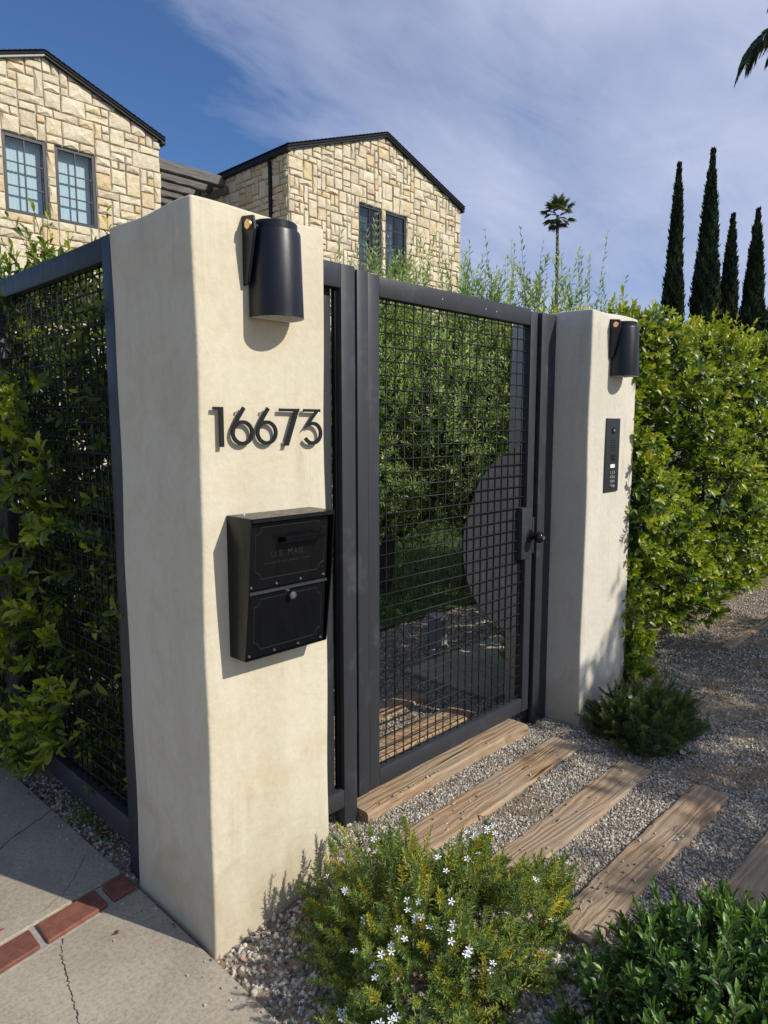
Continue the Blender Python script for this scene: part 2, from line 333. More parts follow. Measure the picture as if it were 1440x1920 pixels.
# ------------------------------------------------------------------ object helpers
def mobj(name, me, m=None, parent=None, loc=None):
    o = bpy.data.objects.new(name, me); COL.objects.link(o)
    if m is not None and not me.materials: me.materials.append(m)
    if parent is not None: o.parent = parent
    if loc is not None: o.location = loc
    return o
def tag(o, label=None, cat=None, group=None, kind=None):
    if label: o['label'] = label
    if cat: o['category'] = cat
    if group: o['group'] = group
    if kind: o['kind'] = kind
    return o
def thing(name, label, cat, loc=(0, 0, 0), group=None):
    o = bpy.data.objects.new(name, None); COL.objects.link(o); o.location = loc; o.empty_display_size = 0.1
    return tag(o, label, cat, group)
def org(parent):
    v = Vector((0, 0, 0)); p = parent
    while p is not None:
        v += p.location; p = p.parent
    return v
def from_bm(name, bm, m, parent=None, smooth=False, world=True):
    if world and parent is not None:
        bmesh.ops.translate(bm, verts=bm.verts, vec=-org(parent))
    bmesh.ops.recalc_face_normals(bm, faces=bm.faces)
    me = bpy.data.meshes.new(name); bm.to_mesh(me); bm.free()
    if smooth:
        me.polygons.foreach_set('use_smooth', [True]*len(me.polygons))
        try: me.set_sharp_from_angle(angle=math.radians(38))
        except Exception: pass
    return mobj(name, me, m, parent)
def bm_box(bm, a, b, r=0.0, seg=1):
    t = bmesh.new(); bmesh.ops.create_cube(t, size=1)
    sx, sy, sz = (b[i]-a[i] for i in range(3))
    for v in t.verts:
        v.co = Vector((a[0]+(v.co.x+.5)*sx, a[1]+(v.co.y+.5)*sy, a[2]+(v.co.z+.5)*sz))
    if r > 0: bmesh.ops.bevel(t, geom=t.edges[:], offset=r, segments=seg, profile=0.5, affect='EDGES')
    me = bpy.data.meshes.new('tmp'); t.to_mesh(me); t.free(); bm.from_mesh(me); bpy.data.meshes.remove(me)
def box(name, a, b, m, parent=None, r=0.002, seg=1):
    bm = bmesh.new(); bm_box(bm, a, b, r, seg)
    return from_bm(name, bm, m, parent, smooth=(seg > 1))
def bm_cyl(bm, p, q, r0, r1=None, n=12, caps=True):
    r1 = r0 if r1 is None else r1
    p, q = Vector(p), Vector(q); d = (q-p); L = d.length; d.normalize()
    a = d.orthogonal().normalized(); b = d.cross(a)
    R0 = [bm.verts.new(p+(a*math.cos(2*math.pi*i/n)+b*math.sin(2*math.pi*i/n))*r0) for i in range(n)]
    R1 = [bm.verts.new(q+(a*math.cos(2*math.pi*i/n)+b*math.sin(2*math.pi*i/n))*r1) for i in range(n)]
    for i in range(n):
        bm.faces.new((R0[i], R0[(i+1) % n], R1[(i+1) % n], R1[i]))
    if caps: bm.faces.new(R0[::-1]); bm.faces.new(R1)
def cyl(name, p, q, r0, m, parent=None, r1=None, n=16):
    bm = bmesh.new(); bm_cyl(bm, p, q, r0, r1, n)
    return from_bm(name, bm, m, parent, smooth=True)
def bm_poly(bm, pts, vec):
    vec = Vector(vec)
    A = [bm.verts.new(Vector(p)) for p in pts]; B = [bm.verts.new(Vector(p)+vec) for p in pts]
    bm.faces.new(A); bm.faces.new(B[::-1])
    k = len(pts)
    for i in range(k): bm.faces.new((A[i], B[i], B[(i+1) % k], A[(i+1) % k]))
def poly(name, pts, vec, m, parent=None, bev=0.0):
    bm = bmesh.new(); bm_poly(bm, pts, vec)
    if bev: bmesh.ops.bevel(bm, geom=bm.edges[:], offset=bev, segments=1, affect='EDGES')
    return from_bm(name, bm, m, parent)
def bm_tube(bm, pts, radii, n=6):
    pts = [Vector(p) for p in pts]; rings = []
    prev = None
    for i, p in enumerate(pts):
        d = (pts[min(i+1, len(pts)-1)]-pts[max(i-1, 0)]).normalized()
        a = d.orthogonal().normalized() if prev is None else (prev-d*prev.dot(d)).normalized()
        prev = a; b = d.cross(a)
        rings.append([bm.verts.new(p+(a*math.cos(2*math.pi*k/n)+b*math.sin(2*math.pi*k/n))*radii[i]) for k in range(n)])
    for A, B in zip(rings, rings[1:]):
        for k in range(n): bm.faces.new((A[k], A[(k+1) % n], B[(k+1) % n], B[k]))
    bm.faces.new(rings[0][::-1]); bm.faces.new(rings[-1])
def tube(name, pts, radii, m, parent=None, n=6):
    bm = bmesh.new(); bm_tube(bm, pts, radii, n); return from_bm(name, bm, m, parent, smooth=True)
def np_mesh(name, V, F, tint=None, smooth=False):
    """F: (m,3) int array"""
    me = bpy.data.meshes.new(name)
    V = np.asarray(V, dtype=np.float32); F = np.asarray(F, dtype=np.int32)
    k = F.shape[1]
    me.vertices.add(len(V)); me.vertices.foreach_set('co', V.ravel())
    me.loops.add(F.size); me.loops.foreach_set('vertex_index', F.ravel())
    me.polygons.add(len(F)); me.polygons.foreach_set('loop_start', np.arange(0, F.size, k, dtype=np.int32))
    me.polygons.foreach_set('loop_total', np.full(len(F), k, dtype=np.int32))
    if smooth: me.polygons.foreach_set('use_smooth', np.ones(len(F), dtype=bool))
    me.update(calc_edges=True)
    if tint is not None:
        a = me.attributes.new('tint', 'FLOAT', 'POINT'); a.data.foreach_set('value', np.asarray(tint, dtype=np.float32))
    return me

# ---------------------------------------------------------------- foliage engine
def unit(a): return a/np.maximum(np.linalg.norm(a, axis=-1, keepdims=True), 1e-9)
T_HI = (np.array([(0, 0, 0), (.30, .40, .09), (.30, 0, 0), (.30, -.40, .09), (.70, .46, .05), (.70, 0, -.03), (.70, -.46, .05), (1, 0, -.16)]),
        np.array([(0, 2, 1), (0, 3, 2), (1, 2, 5), (1, 5, 4), (2, 3, 6), (2, 6, 5), (4, 5, 7), (5, 6, 7)]))
T_BR = (np.array([(0, 0, 0), (.20, .30, .07), (.20, 0, 0), (.20, -.30, .07), (.54, .50, .10), (.54, 0, 0), (.54, -.50, .10), (.86, .30, .02), (.86, 0, -.06), (.86, -.30, .02), (1, 0, -.14)]),
        np.array([(0, 2, 1), (0, 3, 2), (1, 2, 5), (1, 5, 4), (2, 3, 6), (2, 6, 5), (4, 5, 8), (4, 8, 7), (5, 6, 9), (5, 9, 8), (7, 8, 10), (8, 9, 10)]))
T_LO = (np.array([(0, 0, 0), (.48, .5, .10), (1, 0, -.08), (.48, -.5, .10)]), np.array([(0, 2, 1), (0, 3, 2)]))
def leaf_arrays(P, A, Nn, L, W, tint, T):
    A = unit(A); B = unit(np.cross(Nn, A)); Nn = np.cross(A, B)
    t, f = T; n = len(P)
    V = P[:, None, :] + A[:, None, :]*(t[None, :, 0:1]*L[:, None, None]) + B[:, None, :]*(t[None, :, 1:2]*W[:, None, None]) + Nn[:, None, :]*(t[None, :, 2:3]*L[:, None, None]*0.9)
    F = f[None, :, :] + (np.arange(n)*len(t))[:, None, None]
    return V.reshape(-1, 3), F.reshape(-1, 3), np.repeat(tint, len(t))
def shoots(S, D, length, nleaf, L, W, ang=(1.1, 0.5), whorl=1, jit=0.25, bend=0.2, tint0=0.3, tipt=0.4, tj=0.12, start=0.1):
    """leaves set round shoots; S start, D direction, per-shoot tint tint0"""
    ns = len(S); D = unit(D)
    ref = unit(rng.normal(size=(ns, 3))); X = unit(np.cross(D, ref)); Y = np.cross(D, X)
    i = np.arange(nleaf); node = i//whorl; nn = max(1, (nleaf-1)//whorl)
    t = start+(1-start)*node/nn
    az = node*2.4 + (i % whorl)*2*math.pi/whorl
    length = np.broadcast_to(np.asarray(length, float), (ns,))
    az = az[None, :] + rng.uniform(0, 6.28, (ns, 1)) + rng.normal(0, jit, (ns, nleaf))
    bd = unit(rng.normal(size=(ns, 3)))*bend
    tt = t[None, :, None]
    P = S[:, None, :] + D[:, None, :]*length[:, None, None]*tt + bd[:, None, :]*length[:, None, None]*tt**2
    Dl = unit(D[:, None, :] + 2*bd[:, None, :]*tt)
    R = X[:, None, :]*np.cos(az)[..., None] + Y[:, None, :]*np.sin(az)[..., None]
    a = (ang[0]+(ang[1]-ang[0])*t)[None, :] + rng.normal(0, jit*.6, (ns, nleaf))
    A = Dl*np.cos(a)[..., None] + R*np.sin(a)[..., None]
    Nn = Dl*np.sin(a)[..., None] - R*np.cos(a)[..., None]
    Nn = Nn + rng.normal(0, jit*.7, Nn.shape)
    LL = L*rng.uniform(.65, 1.15, (ns, nleaf))*(1-.35*t[None, :]**4)
    WW = W*rng.uniform(.8, 1.15, (ns, nleaf))*(LL/L)
    tint0 = np.broadcast_to(np.asarray(tint0, float), (ns,))
    tn = np.clip(tint0[:, None]+tipt*(t[None, :]-.5)+rng.normal(0, tj, (ns, nleaf)), 0, 1)
    ends = S + D*length[:, None]+bd*length[:, None]
    return [x.reshape(-1, *x.shape[2:]) for x in (P, A, Nn, LL, WW, tn)], (S, ends)
def cat(*ls): return [np.concatenate(x) for x in zip(*ls)]
def stems_mesh(S, E, r0, r1):
    d = unit(E-S); x = unit(np.cross(d, np.array([0.31, 0.2, 0.93]))); y = np.cross(d, x); n = len(S)
    V = []
    for (P, r) in ((S, r0), (E, r1)):
        for k in range(3):
            V.append(P+(x*math.cos(2.094*k)+y*math.sin(2.094*k))*r)
    V = np.stack(V, 1).reshape(-1, 3)
    f = np.array([(0, 1, 4, 3), (1, 2, 5, 4), (2, 0, 3, 5)])
    return V, (f[None]+(np.arange(n)*6)[:, None, None]).reshape(-1, 4)
def foliage(parent, L, m, T=T_LO, parts=0, name='foliage', part_name='leaf'):
    P, A, Nn, LL, WW, tn = L
    o0 = np.array(org(parent))
    if parts:
        d = np.linalg.norm(P-CAMP, axis=1)
        idx = np.argsort(d)[:parts]; keep = np.ones(len(P), bool); keep[idx] = False
        meshes = []
        for q in range(8):
            me = np_mesh(part_name, T_BR[0], T_BR[1], np.full(11, q/7.0), True); me.materials.append(m); meshes.append(me)
        for i in idx:
            a = A[i]/np.linalg.norm(A[i]); b = np.cross(Nn[i], a); b /= np.linalg.norm(b); c = np.cross(a, b)
            o = bpy.data.objects.new(part_name, meshes[int(round(tn[i]*7))]); COL.objects.link(o); o.parent = parent
            p = P[i]-o0
            o.matrix_local = Matrix(((a[0]*LL[i], b[0]*WW[i], c[0]*LL[i]*.9, p[0]), (a[1]*LL[i], b[1]*WW[i], c[1]*LL[i]*.9, p[1]),
                                     (a[2]*LL[i], b[2]*WW[i], c[2]*LL[i]*.9, p[2]), (0, 0, 0, 1)))
        P, A, Nn, LL, WW, tn = (x[keep] for x in (P, A, Nn, LL, WW, tn))
    V, F, tt = leaf_arrays(P, A, Nn, LL, WW, tn, T)
    me = np_mesh(name, V-o0, F, tt, smooth=(T is not T_LO))
    o = mobj(name, me, m, parent); o['kind'] = 'stuff'
    return o
def stems(parent, SE, r0, r1, m, name='twigs'):
    V, F = stems_mesh(SE[0], SE[1], r0, r1)
    o = mobj(name, np_mesh(name, V-np.array(org(parent)), F), m, parent); o['kind'] = 'stuff'; return o

# ------------------------------------------------------------------ ground
def gz(x, y=0):
    t = np.clip(np.asarray(x, float)/0.6, 0, 1); return -0.015+0.075*t*t*(3-2*t)
bm = bmesh.new(); s = 1500
bm.faces.new([bm.verts.new(p) for p in ((-s, -s, -.06), (s, -s, -.06), (s, s, -.06), (-s, s, -.06))])
g = from_bm('ground', bm, M['ground']); g['kind'] = 'structure'
def sheet(name, x0, x1, y0, y1, nx, ny, zf, m):
    X, Y = np.meshgrid(np.linspace(x0, x1, nx), np.linspace(y0, y1, ny)); Z = zf(X, Y)
    V = np.stack([X, Y, Z], -1).reshape(-1, 3)
    i = np.arange(ny-1)[:, None]*nx+np.arange(nx-1)[None]; i = i.ravel()
    o = mobj(name, np_mesh(name, V, np.stack([i, i+1, i+nx+1, i+nx], 1), smooth=True), m); o['kind'] = 'structure'; return o
def soilz(X, Y):
    return gz(X)+0.004*np.sin(X*9+Y*4)+0.003*np.sin(Y*13-X*5)-0.004
sheet('garden_soil', -0.25, 9.0, -4.0, 1.9, 160, 110, soilz, M['soil'])
sheet('fence_bed_soil', -0.06, 0.9, 1.88, 5.0, 14, 40, lambda X, Y: soilz(X, Y)*0-0.02, M['soil'])
sheet('lawn', 0.9, 14, 1.85, 7.95, 30, 30, lambda X, Y: X*0+0.075, M['lawn'])

# pavement: two slabs either side of a brick course
TB = 0.165   # the course runs a little askew
def course(x): return 0.467+TB*(x+0.31)
def slab(name, ylo, yhi, x0=-7.0, x1l=-0.012, x1h=-0.012):
    def yl(x): return course(x)+ylo if ylo is not None else -7.0
    def yh(x): return course(x)+yhi if yhi is not None else 9.0
    e = [(x1l, yl(x1l)), (x1h, yh(x1h))]
    pts = [(x0, yl(x0), -0.10), (e[0][0], e[0][1], -0.10), (e[1][0], e[1][1], -0.10), (x0, yh(x0), -0.10)]
    o = poly(name, pts, (0, 0, 0.10), M['concrete'], None, 0.004); o['kind'] = 'structure'; return o
pav = slab('pavement', None, -0.064, x1l=-0.006, x1h=-0.012)
slab('pavement', 0.070, None, x1l=-0.014, x1h=-0.17)
ms = slab('brick_course_bed', -0.062, 0.068); ms.data.materials.clear(); ms.data.materials.append(M['mortarstrip']); ms.location.z = -0.006
x = -0.018; first = True; bm0 = None
blen = [0.085, 0.205] + [0.205]*16
for L_ in blen:
    x1 = x-L_
    pts = [(x1, course(x1)-.051, -0.06), (x, course(x)-.051, -0.06), (x, course(x)+.053, -0.06), (x1, course(x1)+.053, -0.06)]
    dz = random.uniform(-.0015, .0015)
    b_ = poly('brick', [(p[0]+random.uniform(-.002, .002), p[1]+random.uniform(-.002, .002), p[2]) for p in pts], (0, 0, 0.0605+dz), M['brick'], ms, 0.004)
    b_.location.z = 0.006
    x = x1-0.022
def crack(parent, pts, w=0.0016, z=0.0013):
    P = [Vector((p[0], p[1], z)) for p in pts]; Q = []
    for a, b in zip(P, P[1:]):
        k = max(3, int((b-a).length/0.008)); nrm = Vector((-(b-a).y, (b-a).x, 0)).normalized()
        for i in range(k): Q.append(a.lerp(b, i/k)+nrm*random.gauss(0, 0.0022))
    Q.append(P[-1]); bm = bmesh.new(); prev = None
    for i, q in enumerate(Q):
        d = (Q[min(i+1, len(Q)-1)]-Q[max(i-1, 0)]).normalized(); nrm = Vector((-d.y, d.x, 0))
        ww = w*random.uniform(.35, 1.2)
        cur = (bm.verts.new(q+nrm*ww), bm.verts.new(q-nrm*ww))
        if prev: bm.faces.new((prev[0], prev[1], cur[1], cur[0]))
        prev = cur
    o = from_bm('crack', bm, M['crack'], parent); return o
crack(pav, [(-0.294, 0.400), (-0.322, 0.332), (-0.335, 0.279), (-0.357, 0.193), (-0.366, 0.135), (-0.389, 0.047), (-0.46, -0.2), (-0.5, -0.6)])
crack(pav, [(-0.9, 0.95), (-0.55, 0.98), (-0.269, 1.047), (-0.219, 1.085), (-0.185, 1.101), (-0.125, 1.13), (-0.088, 1.147), (-0.03, 1.185)], 0.0022)
crack(pav, [(-0.30, 0.565), (-0.2, 0.62), (-0.12, 0.70), (-0.06, 0.78)], 0.0008)

# yard path slab and low bollard beyond the gate
o = box('garden_path', (2.05, 0.45, -0.02), (3.5, 1.12, 0.085), M['concrete'], None, 0.006); o['kind'] = 'structure'
t = thing('garden_bollard', 'low grey square garden post beside the concrete path behind the gate', 'post', (2.62, 1.32, 0.05))
box('post', (2.57, 1.27, 0.0), (2.67, 1.37, 0.27), M['fascia'], t, 0.004); box('cap', (2.56, 1.26, 0.27), (2.68, 1.38, 0.282), M['fascia'], t, 0.003)

# ------------------------------------------------------------------ timber sleepers
def plank(x0, x1, y0, y1, z1, label, rot=0.0, zb=-0.03):
    nx = 40; V = []; F = []
    xs = np.linspace(x0, x1, nx); ph = random.uniform(0, 9)
    prof = [(0, 0, zb-z1), (0, 1, -0.010), (0.05, 1, 0), (0.33, 1, .001), (0.66, 1, .001), (0.95, 1, 0), (1, 1, -0.010), (1, 0, zb-z1)]
    for i, xx in enumerate(xs):
        e0 = 0.002*math.sin(xx*7+ph)+0.0018*math.sin(xx*23+ph*2)+random.gauss(0, .0012)
        e1 = 0.002*math.sin(xx*6+ph*3)+0.0018*math.sin(xx*27+ph)+random.gauss(0, .0012)
        for (u, on, dz) in prof:
            y = (y0+e0)*(1-u)+(y1+e1)*u
            V.append((xx, y, z1+dz+(0.0015*math.sin(xx*5+ph+u*2) if on else 0)+random.gauss(0, .0004)))
    k = len(prof)
    for i in range(nx-1):
        for j in range(k-1): F.append((i*k+j, i*k+j+1, (i+1)*k+j+1, (i+1)*k+j))
    V = np.array(V); c = np.array([(x0+x1)/2, (y0+y1)/2, z1]); F = np.array(F)[:, ::-1]
    me = bpy.data.meshes.new('timber_sleeper'); me.from_pydata((V-c).tolist(), [], F.tolist()+[list(range(k))[::1], list(range((nx-1)*k, nx*k))[::-1]])
    o = mobj('timber_sleeper', me, M['wood']); o.location = c; o.rotation_euler = (0, 0, rot)
    tag(o, label, 'timber sleeper', 'timber sleepers laid in the gravel')
    return o
plank(0.742, 1.86, 0.10, 0.262, 0.103, 'raised timber threshold running directly under the closed mesh gate')
plank(0.70, 1.895, -0.186, -0.028, 0.070, 'weathered timber step next in front of the threshold with small stones on top', 0.022)
plank(0.72, 1.90, -0.516, -0.366, 0.070, 'orange brown timber sleeper between the second and the boldly grained sleeper', 0.0)
plank(0.74, 1.90, -0.835, -0.688, 0.074, 'timber sleeper with bold swirling grain, ending between gravel and the tree shadow', 0.0)
plank(0.78, 1.88, -1.165, -1.015, 0.070, 'grey timber sleeper lying wholly in shade at the right edge beside the leafy shrub', 0.0)
plank(0.75, 1.85, 0.42, 0.57, 0.075, 'sunlit timber sleeper just inside the yard behind the gate mesh')
plank(0.78, 1.85, 0.74, 0.88, 0.075, 'timber sleeper farther inside the yard, second one behind the gate')
plank(3.92, 5.6, -0.17, -0.11, 0.075, 'narrow timber edging strip in the sunlit gravel below the far end of the hedge')

# ------------------------------------------------------------------ stucco pillars
def pillar(name, x0, y0, x1, y1, z0, z1, label, m):
    bm = bmesh.new(); bm_box(bm, (x0, y0, z0), (x1, y1, z1), 0.009, 3)
    t = bmesh.ops.subdivide_edges(bm, edges=[e for e in bm.edges if e.calc_length() > 0.3], cuts=24, use_grid_fill=True)
    for v in bm.verts:
        c = v.co
        a = 0.0022*math.sin(c.z*5.1+c.x*7)+0.0016*math.sin(c.z*11.3+c.y*9)
        c.x += a; c.y += 0.0018*math.sin(c.z*6.3+c.x*8)
        if c.z > z1-0.05: c.z += 0.004*math.sin(c.x*13+1)+0.003*math.sin(c.y*17)
    o = from_bm(name, bm, m, None, smooth=True)
    return tag(o, label, 'pillar', 'stucco gate pillars')
pillar('gate_pillar', 0.0, 0.0, 0.46, 0.48, -0.12, 2.183, 'large cream stucco pillar in front carrying the house number and the mailbox', M['stucco'])
pillar('gate_pillar', 2.102, -0.044, 2.594, 0.41, -0.05, 2.132, 'smaller pale stucco pillar right of the gate with the intercom panel', M['stucco2'])

# ------------------------------------------------------------------ wall lamps
def lamp(ox, oy, oz, label):
    t = thing('wall_lamp', label, 'wall lamp', (ox, oy, oz), 'black wall lamps on the gate pillars')
    def P(x, y, z): return (ox+x, oy+y, oz+z)
    def prof(r, st, z, k=18, b=-0.006):
        pts = [(-r, b, z), (-r, -st, z)]
        for i in range(1, k): 
            a = math.pi*i/k; pts.append((-r*math.cos(a), -st-r*math.sin(a), z))
        return pts+[(r, -st, z), (r, b, z)]
    def loft(rows, closed_back=True):
        bm = bmesh.new(); R = []
        for pr_ in rows: R.append([bm.verts.new(P(*q)) for q in pr_])
        for A, B in zip(R, R[1:]):
            k = len(A)
            for i in range(k): bm.faces.new((A[i], A[(i+1) % k], B[(i+1) % k], B[i]))
        return bm, R
    bm, R = loft([prof(.0765, .036, -.125), prof(.076, .036, -.118), prof(.0755, .036, -.10), prof(.0745, .028, .108), prof(.0735, .027, .114), prof(.069, .026, .116)])
    bm.faces.new(R[-1])
    from_bm('lamp_shade', bm, M['lampblk'], t, smooth=True)
    bm, R = loft([prof(.067, .026, .116), prof(.067, .026, .136), prof(.065, .025, .139)]); bm.faces.new(R[-1])
    from_bm('lamp_cap', bm, M['lampblk'], t, smooth=True)
    bm, R = loft([prof(.0755, .036, -.1256, b=-.008), prof(.0735, .0355, -.1245, b=-.010), prof(.0730, .035, -.10, b=-.010), prof(.071, .031, -.02, b=-.010)]); bm.faces.new(R[-1])
    from_bm('reflector', bm, M['white'], t, smooth=True)
    box('back_plate', P(-.0735, -.005, -.045), P(.05, 0.0, .145), M['lampblk'], t, 0.002)
    poly('bracket', [P(-.092, 0, .150), P(-.092, -.052, .143), P(-.092, -.058, .105), P(-.092, -.022, -.035), P(-.092, 0, -.04)], (0.009, 0, 0), M['lampblk'], t, 0.0015)
    cyl('bolt', P(-.099, -.036, .120), P(-.0915, -.036, .120), 0.013, M['brass'], t, r1=0.0135, n=20)
    cyl('washer', P(-.09, -.036, .120), P(-.06, -.036, .120), 0.006, M['lampblk'], t, n=10)
    return t
lamp(0.2485, 0.0, 2.012, 'black cylindrical wall lamp above the house number on the large front pillar')
lamp(2.365, -0.044, 1.950, 'black cylindrical wall lamp on the far pillar above the intercom')

# ------------------------------------------------------------------ house number
def stroke(bm, pts, w, y0=-0.0185, y1=-0.012, closed=False, cuts=None):
    """flat letter stroke in the wall plane, centre line pts (x,z)"""
    pts = [Vector((p[0], p[1])) for p in pts]; n = len(pts); Lf = []; Rt = []
    for i, p in enumerate(pts):
        if closed: a, b = pts[i-1], pts[(i+1) % n]
        else: a, b = pts[max(i-1, 0)], pts[min(i+1, n-1)]
        d = (b-a).normalized(); q = Vector((-d.y, d.x))
        if cuts and i in cuts: q = Vector(cuts[i])
        Lf.append(p+q*w/2); Rt.append(p-q*w/2)
    rows = []
    for l, r in zip(Lf, Rt):
        rows.append([bm.verts.new((l.x, y0, l.y)), bm.verts.new((r.x, y0, r.y)), bm.verts.new((r.x, y1, r.y)), bm.verts.new((l.x, y1, l.y))])
    m_ = n if closed else n-1
    for i in range(m_):
        A, B = rows[i], rows[(i+1) % n]
        for k in range(4): bm.faces.new((A[k], A[(k+1) % 4], B[(k+1) % 4], B[k]))
    if not closed: bm.faces.new(rows[0][::-1]); bm.faces.new(rows[-1])
def ringpts(cx, cz, rx, rz, a0, a1, n):
    return [(cx+rx*math.cos(math.radians(a0+(a1-a0)*i/n)), cz+rz*math.sin(math.radians(a0+(a1-a0)*i/n))) for i in range(n+1)]
SW = 0.0125; ZT, ZB = 1.632, 1.521
def digit(kind, x, pins, label):
    t = thing('house_number_digit', label, 'number', (x, -0.012, ZB), 'house number digits on the front pillar')
    bm = bmesh.new()
    if kind == '1':
        stroke(bm, [(x+.008, ZT), (x+.008, ZB)], SW, cuts={0: (1.0, 0), 1: (1.0, 0)})
        bm_poly(bm, [(x-.018, -0.0185, ZT), (x+.0012, -0.0185, ZT), (x+.0012, -0.0185, ZT-.0095), (x-.018, -0.0185, ZT-.008)], (0, 0.0065, 0))
    if kind == '6':
        stroke(bm, ringpts(x, ZB+.039, .033, .0305, 0, 360, 40)[:-1], SW*.84, closed=True)
        stroke(bm, [(x+.006, ZT-.001), (x-.014, ZB+.082), (x-.030, ZB+.054), (x-.033, ZB+.040)], SW*.84, y0=-0.0187)
    if kind == '7':
        stroke(bm, [(x-.045, ZT-.005), (x+.030, ZT-.005)], .0085, cuts={0: (0, 1), 1: (0, 1)})
        bm_poly(bm, [(x+.014, -.0189, ZT-.003), (x+.030, -.0189, ZT), (x-.013, -.0189, ZB-.001), (x-.029, -.0189, ZB-.001)][::-1], (0, 0.0065, 0))
    if kind == '3':
        stroke(bm, [(x-.036, ZT-.005), (x+.030, ZT-.005)], .0085, cuts={0: (0, 1), 1: (0, 1)})
        bm_poly(bm, [(x+.014, -.0189, ZT-.003), (x+.030, -.0189, ZT), (x-.019, -.0189, ZB+.060), (x-.035, -.0189, ZB+.050)][::-1], (0, 0.0065, 0))
        stroke(bm, ringpts(x-.001, ZB+.036, .033, .0305, 122, -150, 30), SW*.84, y0=-0.0187)
    from_bm('digit_face', bm, M['number'], t)
    for (px, pz) in pins: cyl('standoff_pin', (px, -.0115, pz), (px, 0.002, pz), 0.0032, M['steel'], t, n=8)
digit('1', 0.0545, [(0.0625, ZT-.02), (0.0595, ZB+.008)], 'black metal digit 1, leftmost of the house number')
digit('6', 0.132, [(0.117, ZT-.014), (0.130, ZB+.008)], 'black metal digit 6 right beside the digit 1 of the house number')
digit('6', 0.217, [(0.202, ZT-.014), (0.215, ZB+.008)], 'black metal digit 6 beside the digit 7, middle of the house number')
digit('7', 0.309, [(0.283, ZB+.008), (0.33, ZT-.01)], 'black metal digit 7 of the house number')
digit('3', 0.393, [(0.36, ZT-.008), (0.39, ZB+.006)], 'black metal digit 3 at the right end of the house number')

